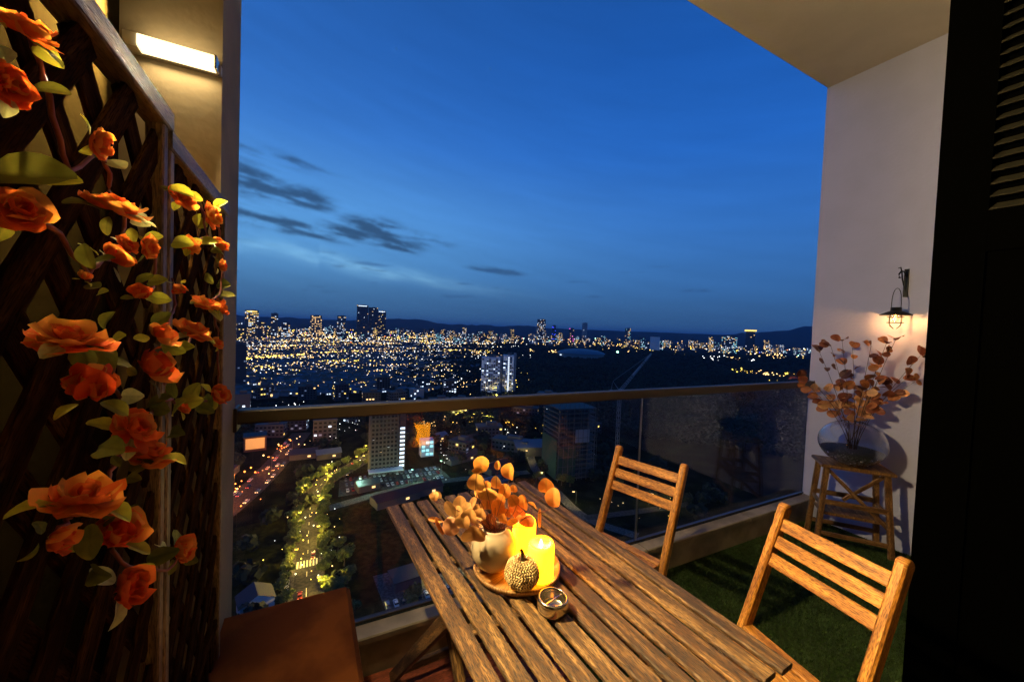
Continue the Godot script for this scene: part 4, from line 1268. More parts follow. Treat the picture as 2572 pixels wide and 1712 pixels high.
# an upright block with storeys of windows; lit ones glow. Faces turned away from the balcony keep blank walls.
func tower(called: String, label: String, group: String, p: Vector3, turn: float, s: Vector3, wall: String, lit: Array, share: float, cell: Vector2, pane := Vector2(0.6, 0.55), dark_panes := false, rows_from := 0) -> Node3D:
	var t := thing(called, label, "building", p, turn, group)
	put("body", box(s), M[wall], t, at(V(0, s.y / 2, 0)))
	put("parapet", box(V(s.x + 0.5, 0.9, s.z + 0.5)), M[wall], t, at(V(0, s.y + 0.4, 0)))
	put("roof_house", box(V(s.x * 0.4, 3.4, s.z * 0.45)), M.wall_grey, t, at(V(s.x * 0.1, s.y + 2.2, 0)))
	var sts := {}
	var back := start()
	var any := false
	for f in [[V(0, 0, 1), s.x, s.z / 2], [V(1, 0, 0), s.z, s.x / 2], [V(-1, 0, 0), s.z, s.x / 2]]:
		var n: Vector3 = f[0]
		var across := V(n.z, 0, -n.x)
		var cols: int = maxi(1, int(f[1] / cell.x))
		var floors: int = maxi(1, int((s.y - 1.0) / cell.y))
		for i in range(rows_from, floors):
			for k in cols:
				var c: Vector3 = n * (f[2] + 0.04) + across * ((k + 0.5) / cols - 0.5) * f[1] + V(0, 1.0 + (i + 0.5) * (s.y - 1.5) / floors, 0)
				var size: Vector3 = V(0.12, cell.y * pane.y, 0.12) + across.abs() * (f[1] / cols * pane.x) - across.abs() * 0.12
				if rng.randf() < share:
					var key: String = lit[rng.randi() % lit.size()]
					if not sts.has(key): sts[key] = start()
					add_box(sts[key], c, size)
				elif dark_panes:
					any = true
					add_box(back, c, size)
	for key in sts:
		var o := put("lit_window", done(sts[key]), M[key], t)
		o.set_meta("kind", "stuff")
	if any:
		var o := put("dark_window", done(back), M.window_glass, t)
		o.set_meta("kind", "stuff")
	return t

func face(p: Vector3) -> float:
	return atan2(EYE.x - p.x, EYE.z - p.z)

func lights(called: String, label: String, pts: Array, m: Material) -> void:
	var sp := SphereMesh.new()
	sp.radius = 0.5; sp.height = 1.0; sp.radial_segments = 8; sp.rings = 4
	var mm := MultiMesh.new()
	mm.transform_format = MultiMesh.TRANSFORM_3D
	mm.mesh = sp
	mm.instance_count = pts.size()
	for i in pts.size():
		var q: Array = pts[i]
		mm.set_instance_transform(i, Transform3D(Basis.from_scale(q[1]), q[0]))
	var o := MultiMeshInstance3D.new()
	o.name = called
	o.multimesh = mm
	o.material_override = m
	add_child(o, true)
	tag(o, label, "lights", "", "stuff")

func house_mesh(variant: int) -> ArrayMesh:
	var r := RandomNumberGenerator.new()
	r.seed = 70 + variant
	var w := r.randf_range(8, 13); var l := r.randf_range(8, 11); var h := r.randf_range(4.5, 8); var k := r.randf_range(2.0, 3.4)
	var am := ArrayMesh.new()
	var st := start()
	add_box(st, V(0, h / 2, 0), V(w, h, l))
	st.generate_normals()
	st.set_material(M.wall_pale if variant % 2 else M.house_wall)
	st.commit(am)
	st = start()
	var x := w / 2 + 0.7; var z := l / 2 + 0.7
	quad(st, V(-x, h, z), V(-x * 0.8, h + k, 0), V(x * 0.8, h + k, 0), V(x, h, z))
	quad(st, V(x, h, -z), V(x * 0.8, h + k, 0), V(-x * 0.8, h + k, 0), V(-x, h, -z))
	quad(st, V(-x, h, -z), V(-x * 0.8, h + k, 0), V(-x * 0.8, h + k, 0), V(-x, h, z))
	quad(st, V(x, h, z), V(x * 0.8, h + k, 0), V(x * 0.8, h + k, 0), V(x, h, -z))
	quad(st, V(-x, h - 0.05, z), V(x, h - 0.05, z), V(x, h - 0.05, -z), V(-x, h - 0.05, -z))
	st.generate_normals()
	st.set_material([M.house_roof_red, M.house_roof, M.roof_metal][variant % 3])
	st.commit(am)
	if variant < 7:
		st = start()
		for i in r.randi_range(1, 2):
			add_box(st, V(r.randf_range(-0.3, 0.3) * w, h * r.randf_range(0.35, 0.65), l / 2 + 0.08), V(r.randf_range(1.2, 3.0), 1.5, 0.16))
		if variant % 2: add_box(st, V(w / 2 + 0.08, h * 0.5, 0.2 * l), V(0.16, 1.4, 1.8))
		st.generate_normals()
		st.set_material([M.window_warm, M.window_white, M.window_yellow, M.window_warm, M.window_yellow, M.window_white, M.window_warm][variant])
		st.commit(am)
	return am

func suburb() -> void:
	var meshes := []
	for i in 10: meshes.append(house_mesh(i))
	var spots := []
	# terraces: short rows that mostly run across the view
	var mask := FastNoiseLite.new(); mask.seed = 3; mask.frequency = 0.0035
	for row in 760:
		var phi := rr(-26.0, 21.0)
		var d: float = 630.0 * pow(4.2, rng.randf())
		if phi > 14.0 and d < 1150.0 and rng.randf() < 0.8: continue
		var c := gp(phi, d)
		if mask.get_noise_2d(c.x, c.z) < -0.28: continue
		var dir := deg_to_rad(phi + rr(-24, 24))
		var u := V(cos(dir), 0, sin(dir))
		for k in rng.randi_range(4, 11):
			var p := c + u * (k - 4) * rr(13.5, 15.0)
			p = on(p.x, p.z)
			if p.distance_to(EYE) > 600.0: spots.append([p.distance_to(EYE), p, -dir + (PI if rng.randf() < 0.2 else 0.0) + rr(-0.1, 0.1), rng.randi() % 10])
	spots.sort_custom(func(a, b): return a[0] < b[0])
	var far := {}
	var shown := 0
	for i in spots.size():
		var q: Array = spots[i]
		var xf := Transform3D(Basis(Vector3.UP, q[2]), q[1])
		if shown < 290 and atan2(q[1].x, EYE.z - q[1].z) > -0.19:
			shown += 1
			var o := put("suburban_house", meshes[q[3]], null, self, xf)
			tag(o, "%s house with %s roof%s under %s" % ["grey" if q[3] % 2 else "pale", ["tiled", "grey", "metal"][q[3] % 3], ["and a warm window", "and a white window", "and a yellow window", "and two warm windows", "and a yellow window", "and white windows", "and a warm window", ", all dark", ", all dark", ", all dark"][q[3]] if q[3] > 6 else " " + ["and a warm window", "and a white window", "and a yellow window", "and warm windows", "and a yellow window", "and white windows", "and a warm window"][q[3]], landmark(rad_to_deg(atan2(q[1].x, EYE.z - q[1].z)))], "house", "terraced houses of the suburb")
		else:
			if not far.has(q[3]): far[q[3]] = []
			far[q[3]].append(xf)
	for v in far:
		var mm := MultiMesh.new()
		mm.transform_format = MultiMesh.TRANSFORM_3D
		mm.mesh = meshes[v]
		mm.instance_count = far[v].size()
		for i in far[v].size(): mm.set_instance_transform(i, far[v][i])
		var o := MultiMeshInstance3D.new()
		o.name = "suburban_houses"
		o.multimesh = mm
		add_child(o, true)
		tag(o, "mass of small houses farther out in the lit suburb", "houses", "far rows of houses", "stuff")
	# the lights between them: strings along the streets and single ones
	var pts := {"light_warm": [], "light_yellow": [], "light_white": [], "light_orange": [], "light_green": [], "light_blue": [], "light_pink": [], "light_red": []}
	for row in 1050:
		var phi := rr(-26.0, 24.0)
		var d: float = 640.0 * pow(5.5, rng.randf())
		if phi > 13.0 and d < 1200.0 and rng.randf() < 0.75: continue
		var c := gp(phi, d)
		if mask.get_noise_2d(c.x, c.z) < -0.22: continue
		var dir := deg_to_rad(phi + rr(-16, 16))
		var u := V(cos(dir), 0, sin(dir))
		var col: String = ["light_warm", "light_yellow", "light_white", "light_warm", "light_warm", "light_white"][rng.randi() % 6]
		for k in rng.randi_range(2, 9):
			var p := c + u * k * rr(14, 26)
			p = on(p.x, p.z, rr(5, 9))
			var s: float = p.distance_to(EYE) / 560.0 * rr(0.4, 1.3)
			pts[col].append([p, V(s, s * 0.8, s)])
	# two bright yellow avenues
	for q in [[-9.0, 1150.0, -1.0, 1330.0, 80], [-1.0, 1330.0, 7.5, 1420.0, 34], [-9.5, 900.0, -5.0, 930.0, 14], [6.5, 830.0, 11.5, 800.0, 26], [17.0, 1450.0, 24.0, 1400.0, 30], [0.0, 1050.0, 8.0, 1010.0, 18]]:
		for k in q[4]:
			var t := rng.randf()
			var p := gp(lerpf(q[0], q[2], t) + rr(-0.2, 0.2), lerpf(q[1], q[3], t) + rr(-18, 18), rr(6, 10))
			var s := p.distance_to(EYE) / 480.0 * rr(0.6, 1.3)
			pts["light_yellow" if rng.randf() < 0.7 else "light_warm"].append([p, V(s * 1.3, s * 0.8, s)])
	# the belt of lights under the skyline
	for i in 2150:
		var phi := rr(-26.0, 65.0)
		var d: float = 2100.0 * pow(2.3, rng.randf())
		if rng.randf() > 0.45 + 0.6 * land.get_noise_1d(phi * 0.9 + 70.0) + (0.25 if phi < 24.0 else 0.0): continue
		var p := gp(phi, d, rr(4, 48) if rng.randf() < 0.6 else 8.0)
		var s: float = d / 560.0 * rr(0.4, 1.2)
		var x := rng.randf()
		var col := "light_warm" if x < 0.45 else "light_white" if x < 0.72 else "light_yellow" if x < 0.94 else "light_orange" if x < 0.965 else "light_blue" if x < 0.98 else "light_pink" if x < 0.99 else "light_green"
		pts[col].append([p, V(s, s * rr(0.7, 1.3), s)])
	# scattered clusters in the dark wooded country to the right
	for q in [[46.5, 1950.0, 26, 3.0, "light_yellow"], [49.0, 1900.0, 8, 1.2, "light_yellow"], [58.2, 1270.0, 22, 0.9, "light_yellow"], [60.8, 1230.0, 30, 1.3, "light_warm"], [63.0, 1260.0, 10, 0.6, "light_yellow"], [61.5, 1750.0, 22, 1.5, "light_warm"], [59.0, 1650.0, 6, 0.7, "light_white"], [54.5, 1480.0, 12, 1.2, "light_white"], [57.0, 1600.0, 8, 1.6, "light_warm"], [33.2, 1500.0, 14, 0.6, "light_warm"], [30.0, 1500.0, 10, 0.7, "light_warm"], [44.0, 1700.0, 3, 0.8, "light_warm"], [27.6, 640.0, 16, 0.5, "light_yellow"], [20.5, 640.0, 16, 1.4, "light_warm"], [18.5, 700.0, 12, 1.6, "light_white"], [22.0, 1330.0, 22, 1.2, "light_warm"], [21.5, 1230.0, 10, 1.4, "light_white"]]:
		for i in q[2]:
			var p := gp(q[0] + rng.randfn() * q[3] * 0.6, q[1] + rng.randfn() * 45.0, rr(5, 13))
			var s := p.distance_to(EYE) / 560.0 * rr(0.5, 1.4)
			pts[q[4]].append([p, V(s * rr(1, 1.6), s * 0.8, s)])
	# nearer streets seen through the glass
	for q in [[21.0, 445.0, 26, 2.6, "light_yellow"], [16.0, 420.0, 20, 2.4, "light_warm"], [25.5, 430.0, 16, 2.2, "light_yellow"], [27.0, 385.0, 24, 1.6, "light_white"], [19.0, 360.0, 16, 2.2, "light_warm"], [4.0, 430.0, 18, 2.0, "light_white"], [1.5, 380.0, 10, 1.0, "light_white"], [35.5, 350.0, 12, 1.0, "light_white"], [33.0, 400.0, 12, 2.2, "light_yellow"], [43.5, 255.0, 10, 2.2, "light_warm"], [50.0, 262.0, 9, 1.6, "light_yellow"], [12.0, 500.0, 24, 4.0, "light_white"], [28.0, 520.0, 20, 4.0, "light_warm"], [-3.0, 520.0, 26, 3.0, "light_white"], [60.0, 900.0, 6, 2.0, "light_warm"], [62.5, 1000.0, 6, 1.2, "light_yellow"], [17.5, 300.0, 14, 1.6, "light_white"], [39.0, 330.0, 6, 2.0, "light_white"]]:
		for i in q[2]:
			var p := gp(q[0] + rng.randfn() * q[3] * 0.6, q[1] + rng.randfn() * 22.0, rr(3, 9))
			var s := p.distance_to(EYE) / 520.0 * rr(0.4, 1.2)
			pts[q[4]].append([p, V(s, s * 0.8, s)])
	for k in 90:
		var t := rng.randf()
		var z := lerpf(-345.0, -150.0, t)
		var x := (44.0 * smoothstep(-270.0, -340.0, z) - 1.0) + rng.randfn() * 7.0
		var s := rr(0.3, 0.65)
		pts[["light_yellow", "light_warm", "light_white"][k % 3]].append([V(x, G + rr(1.0, 4.5), z), V(s, s, s)])
	for k in 40:
		var z := rr(-400.0, -235.0)
		var x := -20.0 - (z + 375.0) * 0.26 + rng.randfn() * 9.0
		var s := rr(0.4, 1.2)
		pts["light_orange" if k % 3 else "light_warm"].append([V(x, G + rr(1.0, 6.0), z), V(s, s, s)])
	var say := {"light_warm": "warm white", "light_yellow": "yellow", "light_white": "cold white", "light_orange": "orange", "light_green": "green", "light_blue": "blue", "light_pink": "pink", "light_red": "red"}
	for key in pts:
		if pts[key].size(): lights("city_lights", "%s street and house lights sprinkled over the night city" % say[key], pts[key], M[key])

func forest() -> void:
	var mm := MultiMesh.new()
	mm.transform_format = MultiMesh.TRANSFORM_3D
	mm.use_colors = true
	mm.mesh = crown_mesh(9, 120)
	var where := []
	for i in 9000:
		var phi := rr(10.0, 70.0)
		var d: float = 440.0 * pow(5.2, rng.randf())
		if phi < 18.0 and rng.randf() < 0.7: continue
		where.append(gp(phi, d, 4.5))
	for i in 1300:
		var p := on(rr(-140, 260), rr(-560, -150), 3.5)
		if land.get_noise_2d(p.x / 40.0, p.z / 40.0) < 0.12: continue
		if p.z > -250.0 and p.x > -20.0 and p.x < 90.0: continue
		if p.x > 8.0 and p.x < 95.0 and p.z > -330.0 and p.z < -240.0: continue
		if absf(p.x - 153.0) < 9.0 and p.z > -270.0 or absf(p.z + 258.0) < 8.0 and p.x > 0.0 and p.x < 160.0: continue
		if p.x < 0.0 and absf(p.x + 31.0 - (p.z + 320.0) * -0.25) < 26.0: continue
		if Geometry2D.get_closest_point_to_segment(Vector2(p.x, p.z), Vector2(5, -290), Vector2(46, -340)).distance_to(Vector2(p.x, p.z)) < 15.0: continue
		where.append(p)
	mm.instance_count = where.size()
	for i in where.size():
		var s := rr(4.5, 8.5)
		mm.set_instance_transform(i, Transform3D(Basis(Vector3.UP, rr(0, TAU)).scaled(V(s, s * 0.85, s)), where[i]))
		var t := rr(0.5, 1.1)
		mm.set_instance_color(i, Color(t, t, t))
	var o := MultiMeshInstance3D.new()
	o.name = "forest"
	o.multimesh = mm
	o.material_override = M.wood_crown
	add_child(o)
	tag(o, "dark mass of trees over the hills between the districts", "forest", "", "stuff")

const LANDMARKS := [[-8.5, "the pier edge"], [-7.3, "the bright crowned tower"], [-4.9, "the slim dark tower"], [-0.2, "the warmly edged block"], [2.9, "the single roof light"], [6.9, "the three dark slabs"], [12.0, "the dark slope"], [16.2, "the pale blue lit block"], [21.0, "the dim flats"], [25.5, "the twin white slabs"], [31.3, "the tall clustered block"], [33.2, "the blue lit block"], [35.8, "the pink lit block"], [37.7, "the slim grey tower"], [43.8, "the blue green topped block"], [47.5, "the lone pale slab"], [52.5, "the skyline gap"], [56.6, "the wide block of flats"], [58.9, "the floodlit flat cap"], [62.5, "the white wall"]]

func landmark(phi: float) -> String:
	var best := ""
	var least := 999.0
	for q in LANDMARKS:
		if absf(phi - q[0]) < least:
			least = absf(phi - q[0])
			best = q[1]
	return best

func skyline() -> void:
	var warm := ["window_warm", "window_warm", "window_yellow", "window_white"]
	var cold := ["window_white", "window_white", "window_warm"]
	# the ones that stand out: bearing, distance, width, depth, height, wall, lights, share of lit windows
	for q in [
		["dark_tower", "tallest of the three dark slab towers, lit along its top edge", 5.55, 3000.0, 78.0, 50.0, 236.0, "wall_dark", cold, 0.03],
		["dark_tower", "middle slab of the three dark towers on the skyline", 6.95, 3040.0, 66.0, 50.0, 224.0, "wall_dark", cold, 0.03],
		["dark_tower", "lowest of the three dark towers, at their outer end", 8.1, 3060.0, 60.0, 50.0, 204.0, "wall_dark", warm, 0.08],
		["lit_tower", "yellow lit tower with a bright crown at the edge of the skyline by the roses", -7.3, 2500.0, 62.0, 40.0, 152.0, "wall_grey", warm, 0.30],
		["lit_tower", "slim dark tower beside the bright crowned tower by the roses", -4.9, 2500.0, 34.0, 34.0, 142.0, "wall_grey", cold, 0.12],
		["lit_tower", "broad block with a warmly lit edge between dark hill and three slabs", -0.2, 2600.0, 62.0, 40.0, 142.0, "wall_grey", ["window_warm"], 0.34],
		["lit_tower", "block with one white roof light just before the three dark slabs", 2.9, 2800.0, 54.0, 40.0, 148.0, "wall_grey", cold, 0.22],
		["lit_tower", "pale blue block lit from within at the foot of the skyline", 16.2, 2300.0, 38.0, 30.0, 58.0, "wall_pale", ["window_cyan"], 0.55],
		["lit_tower", "tall clustered block with many lights in the middle of the skyline", 31.3, 3200.0, 70.0, 50.0, 196.0, "wall_dark", cold, 0.20],
		["lit_tower", "block with vertical blue lights in the middle of the skyline", 33.2, 3200.0, 30.0, 30.0, 150.0, "wall_dark", ["light_blue"], 0.16],
		["lit_tower", "block with pink lights near the slim grey tower", 35.8, 3300.0, 40.0, 30.0, 130.0, "wall_dark", ["light_pink", "window_warm"], 0.14],
		["grey_tower", "slim grey unlit tower rising from the middle of the skyline", 37.7, 3400.0, 44.0, 36.0, 186.0, "wall_pale", cold, 0.02],
		["lit_tower", "block with a blue green lit top right of the slim grey tower", 43.8, 3300.0, 46.0, 36.0, 146.0, "wall_grey", ["window_cyan", "window_warm"], 0.16],
		["white_slab", "plain pale slab building standing alone before the wooded hill", 47.5, 2050.0, 46.0, 30.0, 80.0, "wall_white", cold, 0.0],
		["lit_tower", "tower with a floodlit flat cap near the white wall", 58.9, 3000.0, 52.0, 40.0, 150.0, "wall_dark", warm, 0.10],
		["lit_tower", "wide block of evenly lit flats near the white wall", 56.6, 2900.0, 90.0, 40.0, 112.0, "wall_grey", ["window_cyan", "window_white", "window_warm"], 0.32],
	]:
		var p := gp(q[2], q[3])
		var t := tower(q[0], q[1], "", p, face(p), V(q[4], q[6], q[5]), q[7], q[8], q[9], Vector2(7.5, 6.5), Vector2(0.7, 0.5))
		if q[1].begins_with("tallest") or q[1].begins_with("lowest") or q[1].begins_with("yellow lit"):
			put("crown_light", box(V(q[4] * 0.75, 5.0, 1.0)), M.window_white if q[0] == "dark_tower" else M.window_yellow, t, at(V(0, q[6] - 6.0, q[5] / 2 + 0.6)))
		if q[1].begins_with("tower with a floodlit"):
			put("crown_light", box(V(q[4] * 1.3, 9.0, q[5] * 1.2)), M.window_yellow, t, at(V(0, q[6] + 6.0, 0)))
	for i in 205:
		var phi := rr(-10.5, 65.5)
		var dens := 0.62 + 0.5 * exp(-pow((phi + 5.0) / 6.0, 2)) + 0.5 * exp(-pow((phi - 32.0) / 4.5, 2)) + 0.5 * exp(-pow((phi - 57.0) / 5.0, 2)) + 0.35 * exp(-pow((phi - 17.0) / 5.0, 2))
		if rng.randf() > dens: continue
		var d := rr(2200, 3900)
		if phi > 38.0: d = rr(2700, 4200)
		var h: float = rr(26, 78) + (rr(0, 60) if rng.randf() < 0.25 else 0.0)
		if phi > 38.0: h *= 0.85
		var p := gp(phi, d)
		var lit: Array = [warm, cold, warm, ["window_yellow", "window_warm"], ["window_cyan", "window_white"]][rng.randi() % 5]
		var wide := rr(18, 46)
		var wall: String = ["wall_dark", "wall_grey", "wall_dark", "wall_pale"][rng.randi() % 4]
		var say := "%s %s %s block with %s windows near %s" % ["tall" if h > 80.0 else "low" if h < 45.0 else "middling", "broad" if wide > 32.0 else "narrow", wall.trim_prefix("wall_"), "warm" if lit == warm else "cold white" if lit == cold else "yellow" if lit.has("window_yellow") else "blue white", landmark(phi)]
		tower("tower_block", say, "tower blocks of the far skyline", p, face(p) + rr(-0.5, 0.5), V(wide, h, rr(16, 30)), wall, lit, rr(0.10, 0.42), Vector2(7.0, 6.0), Vector2(0.7, 0.55))

func middle_buildings() -> void:
	# twin white apartment slabs
	var p := gp(24.0, 610.0)
	for q in [[gp(23.95, 612.0), 29.0, 62.0, "broader of the twin white apartment slabs, balconies in rows"], [gp(26.6, 618.0), 17.0, 66.0, "narrower and brighter of the twin white apartment slabs"]]:
		var t := tower("apartment_slab", q[3], "", q[0], face(q[0]) + 0.05, V(q[1], q[2], 16.0), "wall_white", ["window_dim", "window_dim", "window_white"], 0.0, Vector2(3.6, 3.1), Vector2(0.66, 0.5), false)
		var n := 20
		var dark := start(); var lit := start(); var dim := start()
		for i in n:
			var cols: int = int(q[1] / 3.4)
			for k in cols:
				var c := V(((k + 0.5) / cols - 0.5) * q[1], 2.0 + i * q[2] / (n + 0.6), 8.05)
				var s := V(q[1] / cols * (0.55 if k % 3 else 0.85), 1.7, 0.2)
				var x := rng.randf()
				if q[1] < 20.0 and k == cols / 2: add_box(lit, c, s)
				elif x < 0.05: add_box(lit, c, s)
				elif x < 0.45: add_box(dim, c, s)
				else: add_box(dark, c, s)
			put("balcony_slab", box(V(q[1] * 1.02, 0.28, 1.6)), M.wall_white, t, at(V(0, 0.9 + i * q[2] / (n + 0.6), 8.6)))
		put("dark_window", done(dark), M.window_glass, t).set_meta("kind", "stuff")
		put("lit_window", done(lit), M.window_white, t).set_meta("kind", "stuff")
		put("dim_window", done(dim), M.window_dim, t).set_meta("kind", "stuff")
		put("stair_tower", box(V(4.0, q[2] + 4.0, 5.0)), M.wall_pale, t, at(V(q[1] * 0.5 + 2.0, q[2] / 2 + 2.0, -1.0)))
	var la := gp(25.0, 575.0)
	street_lamp(la, V(0, 0, 1), "yellow street lamp at the foot of the twin white slabs", "", "light_yellow", Color(1.0, 0.86, 0.35), 900.0, 10.0)
	# dark towers close by the pier
	p = gp(-8.7, 700.0)
	tower("dark_tower", "unlit dark tower half hidden by the pier", "", p, face(p), V(22, 66, 18), "wall_dark", ["window_dim"], 0.05, Vector2(3.6, 3.2))
	p = gp(-8.2, 480.0)
	tower("apartment_block", "block with white lit windows just above the handrail by the pier", "", p, face(p), V(15, 34, 14), "wall_grey", ["window_white", "window_white", "window_dim"], 0.3, Vector2(3.4, 3.2))
	p = gp(13.2, 560.0)
	tower("apartment_block", "pale cube building just over the handrail in the middle", "", p, face(p) + 0.5, V(16, 20, 14), "wall_pale", ["window_white"], 0.10, Vector2(4, 3.4))
	# low domed arena
	var ar := gp(37.3, 1400.0)
	var t := thing("arena", "low bluish domed arena roof among dark woods", "arena", ar, face(ar))
	put("wall", lathe([Vector2(80, 0), Vector2(82, 14)], 40), M.wall_pale, t)
	put("dome", lathe([Vector2(86, 14), Vector2(80, 19), Vector2(60, 25), Vector2(30, 29), Vector2(0, 30)], 40), M.roof_metal, t)
	for k in 6: put("floodlight", box(V(6, 3, 1)), M.window_white, t, at(V(-70 + k * 12.0, 8, 60 - absf(k - 3.0) * 4)))
	var fl := gp(42.5, 1500.0)
	t = thing("floodlight_mast", "single bright greenish floodlight over the dark woods", "floodlight", fl, face(fl))
	put("mast", tube([V(0, 0, 0), V(0, 24, 0)], 0.5, 0.3, 6), M.pole, t)
	put("floodlight", box(V(7, 5, 2)), M.light_green, t, at(V(0, 25, 0.5)))
	# ordinary blocks of the valley
	var lit_sets := [["window_warm", "window_dim"], ["window_white", "window_dim"], ["window_yellow", "window_dim"]]
	for q in [[10.5, 540.0, 24, 20], [16.5, 500.0, 26, 18], [4.0, 470.0, 30, 16], [19.5, 470.0, 22, 24], [-2.5, 450.0, 26, 14], [29.5, 470.0, 30, 16], [32.5, 520.0, 24, 26], [24.0, 390.0, 26, 12], [1.2, 400.0, 20, 20], [27.5, 350.0, 34, 10], [20.0, 330.0, 18, 14], [-5.0, 430.0, 24, 12], [7.0, 520.0, 22, 24], [35.5, 440.0, 24, 16], [14.0, 640.0, 22, 22], [18.0, 600.0, 20, 26], [-1.0, 600.0, 22, 18], [3.0, 590.0, 18, 22], [-6.0, 620.0, 22, 16], [8.5, 640.0, 20, 24], [39.0, 420.0, 22, 14], [23.0, 500.0, 18, 18]]:
		var b := gp(q[0], q[1])
		var wall: String = ["wall_dark", "wall_grey", "wall_brown"][rng.randi() % 3]
		var lit: Array = lit_sets[rng.randi() % 3]
		var say := "%s %s flat block with %s windows, in line with %s" % ["low" if q[3] < 16 else "mid height", wall.trim_prefix("wall_"), (lit[0] as String).trim_prefix("window_"), landmark(q[0])]
		tower("flat_block", say, "flat blocks down in the valley", b, face(b) + rr(-0.6, 0.6), V(q[2], q[3], rr(12, 18)), wall, lit, rr(0.10, 0.28), Vector2(3.4, 3.2), Vector2(0.6, 0.5), true)

func near_ground() -> void:
	# sheets of ground below the balcony
	var st := start()
	quad(st, V(4, G + 0.03, -244), V(9, G + 0.03, -120), V(78, G + 0.03, -118), V(84, G + 0.03, -252))
	structure("field", done(st), M.field_grass)
	st = start()
	quad(st, V(-14, G + 0.03, -246), V(-8, G + 0.03, -120), V(-90, G + 0.03, -118), V(-80, G + 0.03, -235))
	structure("field", done(st), M.field_grass)
	st = start()
	quad(st, V(16, G + 0.05, -290), V(14, G + 0.05, -262), V(90, G + 0.05, -266), V(88, G + 0.05, -292))
	structure("parking_ground", done(st), M.asphalt)
	st = start()
	quad(st, V(24, G + 0.05, -172), V(26, G + 0.05, -146), V(70, G + 0.05, -146), V(62, G + 0.05, -172))
	structure("parking_ground", done(st), M.paving)
	var main := smooth_path([Vector2(70, -372), Vector2(46, -340), Vector2(22, -310), Vector2(5, -288), Vector2(-1, -262), Vector2(-2, -234), Vector2(-2, -205), Vector2(-2, -175), Vector2(-1, -120)])
	ribbon("pavement", main, 13.5, M.paving, 0.05)
	ribbon("road", main, 9.5, M.asphalt, 0.09)
	for i in range(0, main.size() - 1, 2):
		ribbon("road_marking", [main[i], (main[i] as Vector2).lerp(main[i + 1], 0.7)], 0.3, M.road_paint, 0.12)
	# zebra crossing
	for k in 7:
		ribbon("crossing_stripe", [Vector2(-6.0 + k * 1.3, -196.0), Vector2(-6.0 + k * 1.3, -190.5)], 0.7, M.road_paint, 0.13)
	var side := smooth_path([Vector2(3, -246), Vector2(46, -259), Vector2(82, -262), Vector2(150, -255)])
	ribbon("road", side, 7.5, M.paving, 0.16)
	ribbon("road", smooth_path([Vector2(176, -300), Vector2(158, -258), Vector2(150, -215), Vector2(146, -178), Vector2(160, -150)]), 7.0, M.paving, 0.10)
	ribbon("road", smooth_path([Vector2(146, -178), Vector2(180, -172), Vector2(225, -166)]), 6.0, M.asphalt, 0.11)
	var hwy := smooth_path([Vector2(-12, -430), Vector2(-22, -370), Vector2(-31, -320), Vector2(-40, -284), Vector2(-52, -250), Vector2(-70, -215)])
	ribbon("highway", hwy, 17.0, M.asphalt, 0.10)
	# lamps of the tree-lined road
	var i := 3
	var n := 0
	while i < main.size() - 3:
		var a: Vector2 = main[i]
		var d := ((main[i + 1] as Vector2) - a).normalized()
		var s := 1.0 if n % 2 else -1.0
		var o: Vector2 = a + Vector2(-d.y, d.x) * 6.6 * s
		street_lamp(V(o.x, G, o.y), V(d.y * s, 0, -d.x * s), "yellow street lamp lighting the tree-lined road below", "yellow lamps of the tree-lined road", "light_yellow", Color(1.0, 0.83, 0.32), 340.0, 8.5)
		i += 4
		n += 1
	for q in [[-17.0, -368.0], [-28.0, -325.0], [-46.0, -296.0], [-43.0, -268.0], [-64.0, -240.0]]:
		street_lamp(V(q[0], G, q[1]), V(-1, 0, 0), "orange highway lamp over the queue of cars", "orange lamps of the highway", "light_orange", Color(1.0, 0.52, 0.14), 380.0, 11.0)
	for q in [[27.0, -262.0], [62.0, -266.0], [86.0, -276.0]]:
		street_lamp(V(q[0], G, q[1]), V(0, 0, -1), "white green lamp over the car park before the round tower", "white lamps of the car park", "light_green", Color(0.72, 1.0, 0.86), 170.0, 9.0)
	for q in [[44.0, -160.0], [58.0, -158.0]]:
		street_lamp(V(q[0], G, q[1]), V(1, 0, 0), "yellow lamp over the small yard beside the table edge", "lamps of the small yard", "light_yellow", Color(1.0, 0.90, 0.50), 70.0, 7.0)
	for q in [[152.0, -196.0, 1.0], [150.0, -232.0, 1.0], [164.0, -280.0, 1.0]]:
		street_lamp(V(q[0], G, q[1]), V(-1, 0, 0), "pale yellow lamp along the lane by the building site", "lamps of the lane by the building site", "light_warm", Color(1.0, 0.90, 0.55), 90.0, 8.0)
	for q in [[166.0, -418.0], [178.0, -405.0], [150.0, -428.0]]:
		street_lamp(V(q[0], G, q[1]), V(0, 0, 1), "yellow lamp among brightly lit trees under the handrail", "lamps among the lit trees", "light_yellow", Color(1.0, 0.90, 0.35), 380.0, 10.0)
	for q in [[206.0, -168.0], [196.0, -176.0]]:
		street_lamp(V(q[0], G, q[1]), V(0, 0, 1), "lone warm lamp low in the dark behind the far chair", "lone lamps behind the far chair", "light_warm", Color(1.0, 0.86, 0.45), 60.0, 8.0)
	# trees along the road
	i = 1
	while i < main.size() - 2:
		var a: Vector2 = main[i]
		var d := ((main[i + 1] as Vector2) - a).normalized()
		for s in [-1.0, 1.0, -1.0, 1.0]:
			if rng.randf() < 0.25: continue
			var o: Vector2 = a + Vector2(-d.y, d.x) * s * rr(5.2, 9.5) + d * rr(-2.5, 2.5)
			tree(V(o.x, G, o.y), rr(4.6, 7.6), "leafy tree beside the yellow lit road below", "trees along the lit road")
		i += 1
	for q in [[168, -424], [158, -412], [182, -416], [174, -398], [146, -420], [160, -434], [190, -402]]:
		tree(V(q[0] + rr(-2, 2), G, q[1]), rr(9, 13), "brightly lit yellow green tree under the handrail", "lit trees under the handrail")
